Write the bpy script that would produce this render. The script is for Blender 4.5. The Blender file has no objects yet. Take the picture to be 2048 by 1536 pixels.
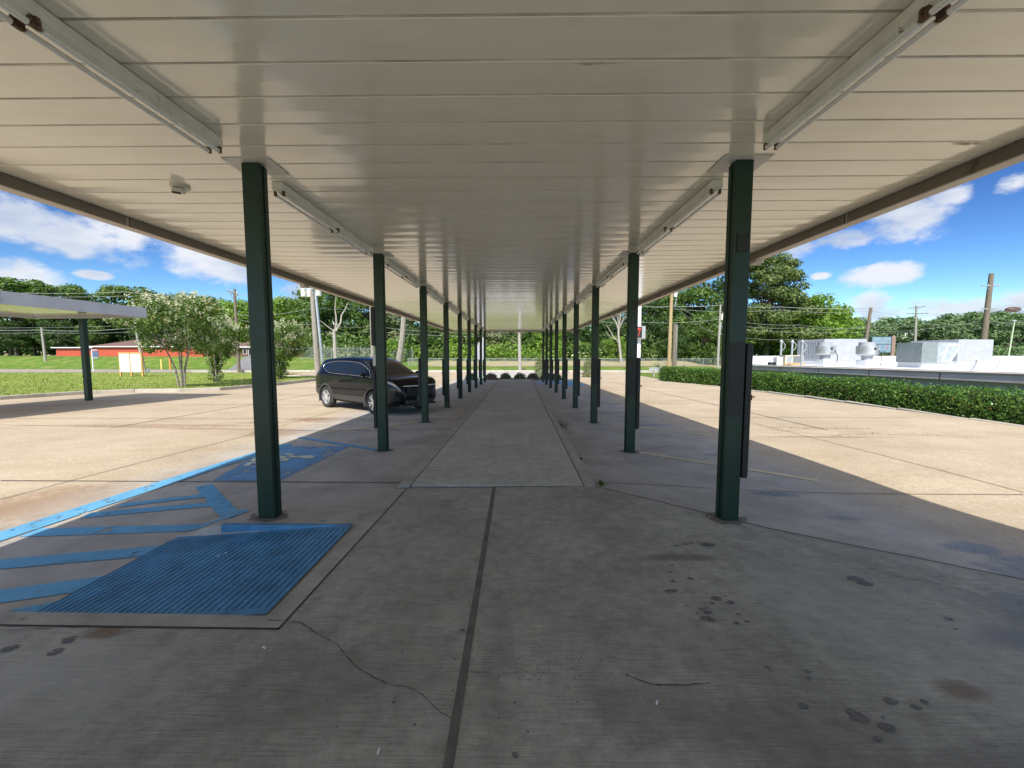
import bpy, bmesh, math, random
import numpy as np
from mathutils import Vector, Matrix
R = math.radians
random.seed(7); rng = np.random.default_rng(7)
scn = bpy.context.scene
col = scn.collection
# ------------------------------------------------------------ camera solution
F = 780.0; EYE = 1.55
PITCH = math.atan(57/780); YAW = math.atan(9/782)
FW = Vector((-math.sin(YAW)*math.cos(PITCH), math.cos(YAW)*math.cos(PITCH), -math.sin(PITCH)))
RT = Vector((math.cos(YAW), math.sin(YAW), 0)); UP = RT.cross(FW)
CAM = Vector((0, 0, EYE))
def ray(px, py): return FW + RT*((px-1024)/F) - UP*((py-768)/F)
def at_z(px, py, z):
    d = ray(px, py); return CAM + d*((z-EYE)/d.z)
def at_y(px, py, y):
    d = ray(px, py); return CAM + d*(y/d.y)
cd = bpy.data.cameras.new('camera'); cam = bpy.data.objects.new('camera', cd); col.objects.link(cam)
cam.matrix_world = Matrix.Translation(CAM) @ Matrix((RT, UP, -FW)).transposed().to_4x4()
cd.sensor_width = 36; cd.lens = F/2048*36; cd.clip_start = .05; cd.clip_end = 5000
scn.camera = cam
# ------------------------------------------------------------ heights
def sm(t): t = max(0, min(1, t)); return t*t*(3-2*t)
def yline(x):
    return float(np.interp(x, [.93, 2.28, 3.55, 6, 14], [4.55, 3.4, 2.6, 1.6, -1]))
def lot_z(x, y):
    g = -.0128*max(0, min(y, 34)-5.5)
    if x > -1.3 and not (y > 4.5 and x < .93):
        d = y-yline(x); return -.13*sm(d/2.6)+g if d > 0 else 0
    if y > 4.5 and x >= -1.3: return -.11*sm((y-4.45)/.1)+g
    if y < 2.24: return -.10*sm((-x-3)/4)
    if y < 3.42: return -.12*max(0, min(1, (-1.48-x)/1.6))
    dx = max(0, -2.7-x); dy = max(0, y-3.78); d = math.hypot(dx, dy)
    return -.12*sm(d/.45)+g
def on_lot(px, py, off=.004):
    z = -.1
    for _ in range(12):
        p = at_z(px, py, z); z = lot_z(p.x, p.y)
    return Vector((p.x, p.y, z+off))
def ter_z(x, y):                       # far ground beyond the lot
    e = float(np.interp(x, [-400, -120, -45, -30, -14, 30, 60, 400], [2.2, 2.2, 2.0, 1.7, 1.3, 1.25, .6, .4]))
    y0 = float(np.interp(x, [-100, -40, -14, 0, 80], [62, 58, 48, 47.5, 47]))
    w = float(np.interp(x, [-60, -25, -10], [9, 15, 20]))
    z = -.62+e*sm((y-y0)/w)
    if x > 12.5: z -= 2.0*sm((x-12.5)/3)*(1-sm((y-31)/8))
    if x > 30: z -= .8*(1-sm((y-60)/40))
    return z
# ------------------------------------------------------------ mesh helpers
class MB:
    def __init__(s): s.v = []; s.f = []; s.sm = False
    def add(s, vs, fs):
        b = len(s.v); s.v += [tuple(v) for v in vs]; s.f += [tuple(i+b for i in f) for f in fs]; return s
    def box(s, c, d, rz=0, mat=None):
        x, y, z = d[0]/2, d[1]/2, d[2]/2; m = mat or Matrix.Rotation(rz, 3, 'Z'); c = Vector(c)
        vs = [c+m@Vector((a*x, b*y, e*z)) for a in (-1, 1) for b in (-1, 1) for e in (-1, 1)]
        return s.add(vs, [(0, 1, 3, 2), (4, 6, 7, 5), (0, 4, 5, 1), (2, 3, 7, 6), (0, 2, 6, 4), (1, 5, 7, 3)])
    def bar(s, a, b, w, h):
        a = Vector(a); b = Vector(b); d = (b-a); L = d.length; q = d.to_track_quat('X', 'Z').to_matrix()
        return s.box((a+b)/2, (L, w, h), mat=q)
    def tube(s, pts, rad, n=10, cap=True):
        pts = [Vector(p) for p in pts]
        if not hasattr(rad, '__len__'): rad = [rad]*len(pts)
        b = len(s.v); pr = None
        for i, p in enumerate(pts):
            d = (pts[min(i+1, len(pts)-1)]-pts[max(i-1, 0)]).normalized()
            if pr is None:
                pr = d.orthogonal().normalized()
            else:
                pr = (pr-d*pr.dot(d)).normalized()
            q = d.cross(pr)
            for k in range(n):
                a = 2*math.pi*k/n; s.v.append(tuple(p+(pr*math.cos(a)+q*math.sin(a))*rad[i]))
        for i in range(len(pts)-1):
            for k in range(n):
                s.f.append((b+i*n+k, b+i*n+(k+1) % n, b+(i+1)*n+(k+1) % n, b+(i+1)*n+k))
        if cap:
            s.f.append(tuple(b+k for k in range(n))[::-1]); s.f.append(tuple(b+(len(pts)-1)*n+k for k in range(n)))
        return s
    def poly(s, pts): return s.add(pts, [tuple(range(len(pts)))])
    def prism(s, pts, z0, z1):
        n = len(pts); vs = [(p[0], p[1], z0) for p in pts]+[(p[0], p[1], z1) for p in pts]
        return s.add(vs, [tuple(range(n))[::-1], tuple(range(n, 2*n))]+[(i, (i+1) % n, n+(i+1) % n, n+i) for i in range(n)])
    def grid(s, rows):
        nr, nc = len(rows), len(rows[0]); b = len(s.v)
        for r in rows: s.v += [tuple(p) for p in r]
        for i in range(nr-1):
            for j in range(nc-1):
                s.f.append((b+i*nc+j, b+i*nc+j+1, b+(i+1)*nc+j+1, b+(i+1)*nc+j))
        return s
    def ell(s, c, r, n=12, m=8, z0=-1.0):
        rows = []
        for i in range(m+1):
            t = math.asin(z0)+(math.pi/2-math.asin(z0))*i/m
            rows.append([(c[0]+r[0]*math.cos(t)*math.cos(2*math.pi*k/n), c[1]+r[1]*math.cos(t)*math.sin(2*math.pi*k/n), c[2]+r[2]*math.sin(t)) for k in range(n+1)])
        return s.grid(rows)
    def build(s, name, m, parent=None, smooth=False, bevel=0, fix=False, loc=None):
        me = bpy.data.meshes.new(name); me.from_pydata(s.v, [], s.f); me.update()
        if fix or bevel:
            bm = bmesh.new(); bm.from_mesh(me)
            if fix: bmesh.ops.remove_doubles(bm, verts=bm.verts, dist=1e-5)
            bmesh.ops.recalc_face_normals(bm, faces=bm.faces)
            if bevel:
                es = [e for e in bm.edges if len(e.link_faces) == 2 and e.calc_face_angle(0) > .5]
                bmesh.ops.bevel(bm, geom=es, offset=bevel, segments=2, affect='EDGES', profile=.5)
            bm.to_mesh(me); bm.free()
        if smooth:
            me.polygons.foreach_set('use_smooth', [True]*len(me.polygons))
            try: me.set_sharp_from_angle(angle=R(40))
            except Exception: pass
        me.materials.append(m)
        o = bpy.data.objects.new(name, me); col.objects.link(o)
        if parent: o.parent = parent
        if loc is not None: o.location = loc
        return o
def tag(o, label=None, cat=None, group=None, kind=None):
    if label: o['label'] = label
    if cat: o['category'] = cat
    if group: o['group'] = group
    if kind: o['kind'] = kind
    return o
def thing(name, label, cat, loc=(0, 0, 0), rz=0, group=None):
    o = bpy.data.objects.new(name, None); col.objects.link(o); o.location = loc; o.rotation_euler = (0, 0, rz)
    o.empty_display_size = .2
    return tag(o, label, cat, group)
def struct(name, mb, m, **k): return tag(mb.build(name, m, **k), kind='structure')
def kids(o): return [c for c in bpy.data.objects if c.parent == o]
def copy_tree(o, parent=None):
    c = o.copy(); col.objects.link(c)
    if parent: c.parent = parent
    for ch in kids(o): copy_tree(ch, c)
    return c
# ------------------------------------------------------------ materials
class NT:
    def __init__(s, name):
        s.m = bpy.data.materials.new(name); s.m.use_nodes = True; s.t = s.m.node_tree; s.n = s.t.nodes; s.b = s.n['Principled BSDF']
        s.tc = s.n.new('ShaderNodeTexCoord')
    def N(s, typ, **k):
        n = s.n.new(typ)
        for a, b in k.items(): setattr(n, a, b)
        return n
    def L(s, a, b): s.t.links.new(a, b)
    def noise(s, scale, det=4, rough=.6, vec=None, mapping=None, dist=0):
        n = s.N('ShaderNodeTexNoise'); n.inputs['Scale'].default_value = scale; n.inputs['Detail'].default_value = det
        n.inputs['Roughness'].default_value = rough; n.inputs['Distortion'].default_value = dist
        v = vec or s.tc.outputs['Object']
        if mapping:
            mp = s.N('ShaderNodeMapping'); mp.inputs['Scale'].default_value = mapping; s.L(v, mp.inputs['Vector']); v = mp.outputs[0]
        s.L(v, n.inputs['Vector']); return n.outputs['Fac']
    def ramp(s, fac, a, b, ca=(0, 0, 0, 1), cb=(1, 1, 1, 1)):
        r = s.N('ShaderNodeValToRGB'); e = r.color_ramp.elements
        e[0].position = a; e[1].position = b; e[0].color = ca; e[1].color = cb; s.L(fac, r.inputs[0]); return r.outputs[0]
    def mix(s, fac, a, b, mode='MIX'):
        m = s.N('ShaderNodeMix', data_type='RGBA', blend_type=mode)
        for sock, v in ((m.inputs[0], fac), (m.inputs[6], a), (m.inputs[7], b)):
            if hasattr(v, 'links'): s.L(v, sock)
            else: sock.default_value = v if not isinstance(v, tuple) else (v+(1,) if len(v) == 3 else v)
        return m.outputs[2]
    def math(s, op, a, b=None, c=None, clamp=False):
        m = s.N('ShaderNodeMath', operation=op, use_clamp=clamp)
        for i, v in enumerate((a, b, c)):
            if v is None: continue
            if hasattr(v, 'links'): s.L(v, m.inputs[i])
            else: m.inputs[i].default_value = v
        return m.outputs[0]
    def bump(s, h, strength=.3, dist=.01):
        b = s.N('ShaderNodeBump'); b.inputs['Strength'].default_value = strength; b.inputs['Distance'].default_value = dist
        s.L(h, b.inputs['Height']); s.L(b.outputs[0], s.b.inputs['Normal'])
    def set(s, **k):
        for a, v in k.items():
            i = s.b.inputs[a.replace('_', ' ')]
            if hasattr(v, 'links'): s.L(v, i)
            else: i.default_value = v+(1,) if isinstance(v, tuple) and len(v) == 3 else v
def pm(name, c, rough=.6, metal=0, var=.15, scale=6, bump=0, coat=0, dirt=None):
    t = NT(name); f = t.noise(scale, 5)
    lo = tuple(x*(1-var) for x in c); hi = tuple(min(1, x*(1+var)) for x in c)
    cc = t.ramp(f, .3, .7, lo+(1,), hi+(1,))
    if dirt:
        g = t.ramp(t.noise(scale*2.3, 6, .7), dirt[1], dirt[1]+.12); cc = t.mix(g, cc, dirt[0])
    t.set(Base_Color=cc, Roughness=rough, Metallic=metal)
    if coat: t.set(Coat_Weight=coat, Coat_Roughness=.06)
    if bump: t.bump(t.noise(scale*8, 4), bump, .01)
    return t.m
def spots_mask(t, lst, warp=.25):
    """union of soft irregular ellipses (x, y, rx, ry, strength): real stains at fixed places on the slab"""
    if not hasattr(t, 'sx'): t.sx = t.N('ShaderNodeSeparateXYZ'); t.L(t.tc.outputs['Object'], t.sx.inputs[0])
    sp = t.sx
    if not hasattr(t, 'wn'): t.wn = t.math('MULTIPLY', t.math('SUBTRACT', t.noise(5, 6, .75), .5), warp*11)
    wn = t.wn
    acc = None
    for (x, y, rx, ry, st) in lst:
        a = t.math('MULTIPLY', t.math('SUBTRACT', sp.outputs[0], x), 1/rx); b = t.math('MULTIPLY', t.math('SUBTRACT', sp.outputs[1], y), 1/ry)
        d = t.math('ADD', t.math('MULTIPLY', a, a), t.math('MULTIPLY', b, b))
        v = t.math('MULTIPLY', t.math('SUBTRACT', t.math('ADD', 1.0, wn), d), 1.1*st, clamp=True)
        v = t.math('MINIMUM', v, st)
        acc = v if acc is None else t.math('MAXIMUM', acc, v)
    return acc
# pavement of the near slab and the raised walk: grey brushed concrete
def slab_mat(name='brushed_concrete', lo=(.28, .266, .225, 1), hi=(.54, .515, .445, 1)):
    t = NT(name)
    a = t.ramp(t.noise(.9, 9, .72), .3, .70, lo, hi)
    b = t.ramp(t.noise(9, 6, .7), .35, .7, (.8, .8, .8, 1), (1.12, 1.12, 1.12, 1)); c = t.mix(1.0, a, b, 'MULTIPLY')
    st = t.noise(14, 5, .7, mapping=(.35, 8, 1)); s2 = t.ramp(st, .34, .64, (.76, .76, .76, 1), (1.12, 1.12, 1.12, 1)); c = t.mix(1.0, c, s2, 'MULTIPLY')
    fleck = t.ramp(t.noise(75, 3, .8), .34, .42, (.7, .7, .7, 1), (1, 1, 1, 1)); c = t.mix(.7, c, fleck, 'MULTIPLY')
    m = spots_mask(t, [(-.9, 1.75, .5, .35, .35), (1.3, 2.9, .35, .07, .7), (2.7, 2.05, .15, .1, .5), (1.1, 1.5, .5, .2, .45), (1.75, 1.35, .7, .16, .5), (-.1, 1.9, .1, .6, .3), (.6, 1.6, .5, .18, .35)])
    c = t.mix(m, c, (.15, .138, .12))
    m2 = spots_mask(t, [(3.6, 2.2, .9, .4, .75), (2.9, 2.05, .5, .12, .5)]); c = t.mix(m2, c, (.12, .125, .14))
    lt = spots_mask(t, [(-2.5, 1.7, 1.0, .35, .5), (2.2, 2.3, .8, .7, .3)]); c = t.mix(lt, c, (.46, .45, .42))
    rs = spots_mask(t, [(2.05, 1.72, .13, .07, .6), (-2.3, 2.06, .16, .07, .7)]); c = t.mix(rs, c, (.16, .10, .045))
    t.set(Base_Color=c, Roughness=t.math('SUBTRACT', .78, t.math('MULTIPLY', m2, .45)))
    t.bump(t.math('ADD', t.math('MULTIPLY', st, 1.0), t.math('MULTIPLY', t.noise(60, 3), .5)), .35, .004)
    return t.m
def lot_mat():
    t = NT('worn_lot_concrete')
    a = t.ramp(t.noise(.33, 8, .74), .32, .66, (.43, .355, .25, 1), (.60, .51, .375, 1))
    g = t.ramp(t.noise(.8, 5, .6, mapping=(.5, 1.6, 1)), .47, .68); a = t.mix(t.math('MULTIPLY', g, .45), a, (.42, .32, .20))
    agg = t.ramp(t.noise(26, 5, .85), .36, .62, (.72, .66, .60, 1), (1.14, 1.12, 1.1, 1)); c = t.mix(.85, a, agg, 'MULTIPLY')
    peb = t.ramp(t.noise(90, 3, .8), .36, .5, (.66, .6, .55, 1), (1, 1, 1, 1)); c = t.mix(.6, c, peb, 'MULTIPLY')
    br = spots_mask(t, [(-5.3, 4.2, .8, .9, .6), (-7.2, 3.6, 2.4, .25, .55), (-5.0, 10.4, 1.4, .55, .8), (-6.5, 9.9, .9, .25, .6), (-5.2, 8.5, .9, .6, .7), (-8.7, 9.4, 2.6, .3, .55), (-12, 5.6, 3, .12, .4), (5.9, 3.3, .8, .55, .4), (6.5, 8.2, 1.6, .14, .6), (-4.5, 5.4, .45, .9, .5)])
    c = t.mix(br, c, (.25, .135, .07))
    # tyre grime in the stalls between the kerb and the drive
    gr = spots_mask(t, [(-3.4, 5.1, .5, .4, .45), (-3.2, 8.6, 1, .45, .6), (-2.2, 7.6, .5, .9, .35), (3.0, 5.2, 1.0, .28, .5), (3.2, 8.6, 1.1, .5, .65), (3.0, 11.6, 1.1, .6, .65), (3, 14.6, 1.1, .7, .6), (3, 18, 1.2, .9, .6), (-3.1, 12, 1, .8, .7), (-3, 15.2, 1, .8, .6), (-3, 18.6, 1, .9, .6), (-3, 22, 1, 1, .5), (-4.1, 3.1, 1.5, .62, .7), (-3.4, 4.0, .7, .35, .5)])
    c = t.mix(gr, c, (.17, .158, .148))
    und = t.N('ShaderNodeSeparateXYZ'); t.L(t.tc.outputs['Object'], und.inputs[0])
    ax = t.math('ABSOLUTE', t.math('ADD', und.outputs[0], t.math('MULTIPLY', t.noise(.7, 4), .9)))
    inn = t.math('MULTIPLY', t.math('SUBTRACT', 5.1, ax), .8, clamp=True)          # shade below the roof put into the colour: greyer slab
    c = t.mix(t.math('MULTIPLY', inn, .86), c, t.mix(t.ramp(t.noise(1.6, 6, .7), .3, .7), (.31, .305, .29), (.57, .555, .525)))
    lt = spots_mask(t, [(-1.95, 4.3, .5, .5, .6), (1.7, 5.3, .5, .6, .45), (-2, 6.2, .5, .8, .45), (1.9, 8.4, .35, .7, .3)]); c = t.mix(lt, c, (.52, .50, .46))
    wet = spots_mask(t, [(3.05, 4.55, .34, .12, .9), (3.2, 3.75, .25, .09, .6), (3.75, 3.12, .28, .13, .9), (4.3, 2.68, 1.0, .42, 1.0), (3.4, 9.7, .7, .14, .7), (3.4, 6.6, .3, .08, .7)])
    c = t.mix(t.math('MULTIPLY', wet, .85), c, (.055, .065, .085))
    wl = spots_mask(t, [(-3.0, 2.75, .5, .16, .8), (-3.3, 3.15, .5, .12, .5)])
    t.set(Base_Color=c, Roughness=t.math('SUBTRACT', .82, t.math('MULTIPLY', t.math('MAXIMUM', wet, wl), .62)))
    t.bump(t.noise(55, 4, .8), .5, .006)
    return t.m
def paint_mat(name, c, wear, rough=.55, scale=7):
    t = NT(name)
    cc = t.mix(t.ramp(t.noise(2.5, 5), .3, .7), tuple(x*.8 for x in c), tuple(min(1, x*1.15) for x in c))
    t.set(Base_Color=cc, Roughness=rough)
    w = t.ramp(t.noise(scale, 7, .75), wear, wear+.05)
    tr = t.N('ShaderNodeBsdfTransparent'); mx = t.N('ShaderNodeMixShader')
    t.L(w, mx.inputs[0]); t.L(tr.outputs[0], mx.inputs[1]); t.L(t.b.outputs[0], mx.inputs[2]); t.L(mx.outputs[0], t.n['Material Output'].inputs[0])
    return t.m
def leaf_mat(name, c1, c2, trans=.25, c3=None, p3=.9, rough=.55):
    t = NT(name); g = t.N('ShaderNodeNewGeometry'); r = g.outputs['Random Per Island']
    cc = t.ramp(r, .1, .9, c1+(1,), c2+(1,))
    big = t.ramp(t.noise(.45, 3), .35, .65, (.72, .8, .7, 1), (1.2, 1.15, 1.1, 1)); cc = t.mix(1.0, cc, big, 'MULTIPLY')
    if c3: cc = t.mix(t.ramp(r, p3, p3+.01), cc, c3)
    t.set(Base_Color=cc, Roughness=rough); t.b.inputs['Specular IOR Level'].default_value = .35
    tl = t.N('ShaderNodeBsdfTranslucent'); t.L(t.mix(1.0, cc, (1.1, 1.25, .5), 'MULTIPLY'), tl.inputs[0])
    mx = t.N('ShaderNodeMixShader'); mx.inputs[0].default_value = trans
    t.L(t.b.outputs[0], mx.inputs[1]); t.L(tl.outputs[0], mx.inputs[2]); t.L(mx.outputs[0], t.n['Material Output'].inputs[0])
    return t.m
def grass_mat(name, a, b, dry):
    t = NT(name)
    c = t.mix(t.ramp(t.noise(.5, 6, .7, mapping=(1, 1.6, 1)), .3, .7), a, b); c = t.mix(t.ramp(t.noise(.6, 7, .75), .48, .68), c, dry)
    f = t.ramp(t.noise(16, 6, .85), .33, .66, (.55, .6, .5, 1), (1.35, 1.3, 1.2, 1)); c = t.mix(.9, c, f, 'MULTIPLY')
    t.set(Base_Color=c, Roughness=.9); t.b.inputs['Specular IOR Level'].default_value = .15
    t.bump(t.noise(22, 5, .8), 1.0, .08); return t.m
def bark_mat(name, a, b):
    t = NT(name); n = t.noise(5, 6, .8, mapping=(1.6, 1.6, .25)); t.set(Base_Color=t.ramp(n, .3, .7, a+(1,), b+(1,)), Roughness=.9); t.bump(n, .7, .04); return t.m
SLAB = slab_mat(); WALK = slab_mat('walk_concrete', (.46, .44, .39, 1), (.66, .635, .58, 1)); LOT = lot_mat()  # walk is a paler slab concrete: brightness of the far end put into its colour
JOINT = pm('joint_dark', (.06, .055, .048), .9)
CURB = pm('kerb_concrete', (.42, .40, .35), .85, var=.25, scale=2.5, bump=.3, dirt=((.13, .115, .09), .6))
CURBL = pm('kerb_concrete_sunlit', (.46, .42, .35), .85, var=.2, scale=2, bump=.3, dirt=((.2, .17, .12), .62))  # kerbs outside the canopy: sunlight put into a lighter, warmer colour
BLUE = paint_mat('blue_lot_paint', (.14, .40, .64), .38)
BLUEW = paint_mat('worn_blue_paint', (.15, .33, .57), .40, scale=4)
YEL = paint_mat('pale_yellow_paint', (.72, .60, .36), .33, scale=9)
WHT = paint_mat('cream_symbol_paint', (.62, .68, .48), .36, scale=9)
GREEN = pm('green_column_paint', (.002, .026, .016), .42, var=.2, scale=3, bump=.05, dirt=((.012, .02, .012), .66))
BLACK = pm('black_board', (.006, .006, .008), .5, scale=4)
BOXG = pm('grey_box_metal', (.05, .048, .045), .45, scale=8, dirt=((.04, .035, .03), .55))
WMET = pm('aged_white_metal', (.62, .60, .54), .4, var=.12, scale=4, dirt=((.22, .14, .07), .68))
HOUS = pm('fixture_white_metal', (.74, .73, .68), .4, var=.12, scale=6, dirt=((.16, .10, .05), .62))
RUST = pm('rusty_metal', (.10, .055, .03), .8, var=.5, scale=25, dirt=((.35, .30, .2), .55))
TUBE = pm('unlit_tube_glass', (.80, .80, .77), .2, var=.05)
FASC = pm('brown_fascia', (.20, .165, .13), .5, var=.15, scale=2, dirt=((.10, .08, .06), .6))
FASL = pm('pale_fascia_lip', (.55, .49, .42), .5, var=.1, scale=2)
GREY = pm('grey_painted_metal', (.50, .52, .56), .5, var=.1, scale=2)
LGREY = pm('light_grey_unit', (.37, .38, .405), .5, var=.06, scale=2)
DGREY = pm('dark_grey_unit', (.17, .19, .20), .5, var=.1, scale=3)
GALV = pm('galvanised_metal', (.52, .54, .55), .35, metal=.6, var=.15, scale=5)
WROOF = pm('white_roof_membrane', (.78, .79, .80), .6, var=.06, scale=.6, dirt=((.6, .58, .52), .62))
WOOD = bark_mat('weathered_pole_wood', (.13, .10, .075), (.26, .21, .16)); WOODY = bark_mat('new_pole_wood', (.34, .24, .12), (.5, .37, .2))
CONC = bark_mat('pale_pole_concrete', (.28, .26, .23), (.44, .42, .38)); BARK = bark_mat('tree_bark', (.07, .055, .04), (.19, .155, .12))
BARKL = bark_mat('pale_bark', (.20, .175, .145), (.42, .38, .32)); SNAG = bark_mat('bleached_dead_wood', (.28, .25, .21), (.50, .46, .40))
GRASS = grass_mat('mown_grass', (.24, .31, .06), (.34, .40, .10), (.46, .43, .19)); BANK = grass_mat('bank_grass', (.085, .17, .025), (.17, .27, .05), (.30, .30, .10))
DIRT = grass_mat('dry_bank', (.42, .32, .19), (.50, .40, .25), (.24, .32, .08)); ROAD = pm('road_surface', (.36, .31, .26), .9, var=.15, scale=.5, bump=.2); ASPH = pm('asphalt', (.20, .20, .20), .9, var=.15, scale=.7)
RED = pm('red_painted_brick', (.50, .085, .045), .7, var=.1, scale=3); SHING = pm('brown_shingles', (.17, .10, .085), .9, var=.25, scale=5)
SIGNW = pm('white_board', (.85, .85, .85), .5, var=.03); ORNG = pm('orange_timber', (.62, .36, .12), .7, var=.15)
WIRE = pm('wire_grey', (.33, .34, .33), .5); LINK = None
DARK = pm('dark_interior', (.02, .02, .02), .8)
# ------------------------------------------------------------ ground
def axis(segs):
    out = []
    for a, b, s in segs:
        n = max(1, round((b-a)/s)); out += [a+(b-a)*i/n for i in range(n)]
    out.append(segs[-1][1]); return out
xs = axis([(-30, -12, 1.0), (-12, -4, .25), (-4, -1.2, .05), (-1.2, .85, .5), (.85, 4, .1), (4, 12.5, .4)])
ys = axis([(-8, 1.6, .6), (1.6, 4.7, .05), (4.7, 9, .2), (9, 24, .5), (24, 47.5, 1.5)])
KL = [(0, 800), (90, 794), (170, 789), (270, 785), (360, 784), (440, 781), (500, 776), (545, 772), (590, 767), (622, 763)]
KLp = [on_lot(*p) for p in KL]
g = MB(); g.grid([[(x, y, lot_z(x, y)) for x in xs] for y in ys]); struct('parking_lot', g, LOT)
# far ground, one sheet to the horizon
gx = axis([(-900, -140, 60), (-140, -20, 4), (-20, 12.6, 2.5), (12.6, 16, 1), (16, 80, 4), (80, 900, 60)]); gy = axis([(-300, -20, 40), (-20, 46, 4), (46, 90, 2), (90, 140, 8), (140, 1500, 120)])
g = MB(); g.grid([[(x, y, ter_z(x, y)-.06) for x in gx] for y in gy]); struct('ground', g, BANK)
g = MB(); g.grid([[(x, y, ter_z(x, y)-.02) for x in axis([(-14, 46, 3)])] for y in axis([(57, 71, 2)])]); struct('dry_bank', g, DIRT)
g = MB(); g.grid([[(x, y0+(y1-y0)*t, max(ter_z(x, y0+(y1-y0)*t), -.6)+.0) for x, y0, y1 in [(X, float(np.interp(X, [-150, -40, -14], [47.3, 47.3, 47.3])), float(np.interp(X, [-150, -100, -40, -14], [62.5, 62, 58.2, 48]))) for X in axis([(-150, -14, 4)])]] for t in (0, .25, .5, .75, 1)])
struct('road', g, ROAD)
g = MB(); g.grid([[(x, y, max(ter_z(x, y), -.6)+.03) for x in xx] for y, xx in [(57.5+1.5*i, [-43.5-.6*i, -41.5-.55*i, -39.6-.5*i]) for i in range(11)]]); struct('side_road', g, ASPH)
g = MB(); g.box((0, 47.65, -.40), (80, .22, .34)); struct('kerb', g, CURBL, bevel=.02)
# near slab (flush) and raised walk
g = MB()
e = [(x, yline(x)) for x in (.93, 1.5, 2.28, 2.9, 3.55, 4.5, 6, 9, 14)]
g.poly([(-1.34, -8, .005), (14, -8, .005)]+[(x, y, .005) for x, y in e[::-1]]+[(.8, 4.54, .005), (-1.28, 4.43, .005), (-1.34, 2.08, .005)])
g.poly([(-3, -8, .005), (-1.34, -8, .005), (-1.34, 2.08, .005), (-3.0, 2.1, .005)]); struct('near_slab', g, SLAB)
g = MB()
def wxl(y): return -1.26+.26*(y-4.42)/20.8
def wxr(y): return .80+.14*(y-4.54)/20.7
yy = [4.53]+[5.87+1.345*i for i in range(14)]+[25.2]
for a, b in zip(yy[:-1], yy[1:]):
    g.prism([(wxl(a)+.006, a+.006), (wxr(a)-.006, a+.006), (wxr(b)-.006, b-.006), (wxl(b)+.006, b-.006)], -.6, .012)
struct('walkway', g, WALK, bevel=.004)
for sx, fx in ((-1, wxl), (1, wxr)):
    g = MB()
    segs = axis([(4.5, 25.2, 2.69)])
    for a, b in zip(segs[:-1], segs[1:]):
        w = .15; A0, B0 = fx(a), fx(b)
        for (ya, xa, yb, xb) in [(a+.004, A0, b-.004, B0)]:
            o = sx*.008
            pts = [(xa+o, ya), (xa+sx*w, ya), (xb+sx*w, yb), (xb+o, yb)]
            if sx < 0: pts = pts[::-1]
            g.prism(pts, -.62, .008)
    struct('kerb', g, CURB, bevel=.015)
g = MB(); g.prism([(-1.16, 25.21), (1.1, 25.21), (1.1, 25.4), (-1.16, 25.4)], -.6, .008); struct('kerb', g, CURB, bevel=.015)
# flush kerb beside the near slab on the left, frame round the ramp and pad under the first post
g = MB()
g.poly([(-1.48, 2.2, .006), (-1.345, 2.09, .006), (-1.275, 4.42, .006), (-1.40, 4.42, .006)])
g.poly([(-3.4, 2.1, .006), (-1.345, 2.09, .006), (-1.48, 2.2, .006), (-3.4, 2.22, .006)])
g.poly([(-2.72, 3.43, .004), (-1.44, 3.43, .004), (-1.42, 3.78, .004), (-2.62, 3.76, .004)]); struct('ramp_surround', g, CURB)
# ribbed blue ramp
g = MB(); n = 32; x0, x1 = -1.49, -3.10
def rz_(x, y): return lot_z(x, y)+.006
for i in range(n):
    a = x0+(x1-x0)*i/n; b = x0+(x1-x0)*(i+.74)/n; c = x0+(x1-x0)*(i+1)/n
    for (u, v, du, dv) in ((a, b, .010, .010), (b, b-.003, .010, 0), (b-.003, c+.003, 0, 0), (c+.003, c, 0, .010)):
        g.add([(u, 2.26, rz_(u, 3)+du), (v, 2.26, rz_(v, 3)+dv), (v, 3.36, rz_(v, 3)+dv), (u, 3.36, rz_(u, 3)+du)], [(0, 1, 2, 3)])
tp = pm('blue_ramp_paint', (.075, .25, .45), .5, var=.3, scale=5, bump=.15, dirt=((.12, .15, .2), .73))
struct('ramp', g, tp)
g = MB()
for y0_, y1_ in ((2.2, 2.26), (3.36, 3.42)):
    for i in range(14):
        a = x0+(x1-x0)*i/14; b = x0+(x1-x0)*(i+1)/14
        g.add([(a, y0_, rz_(a, 3)+.011), (b, y0_, rz_(b, 3)+.011), (b, y1_, rz_(b, 3)+.011), (a, y1_, rz_(a, 3)+.011)], [(0, 3, 2, 1)])
for i in range(10):
    a = -1.49-1.2*i/10; b = -1.49-1.2*(i+1)/10
    g.add([(a, 3.421, .012), (b, 3.421, .012), (b, 3.415, rz_(b, 3)), (a, 3.415, rz_(a, 3))], [(0, 1, 2, 3)])
    g.add([(a, 3.455, .0125), (b, 3.455, .0125), (b, 3.42, .0125), (a, 3.42, .0125)], [(0, 1, 2, 3)])
struct('ramp_edge', g, tp)
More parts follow.
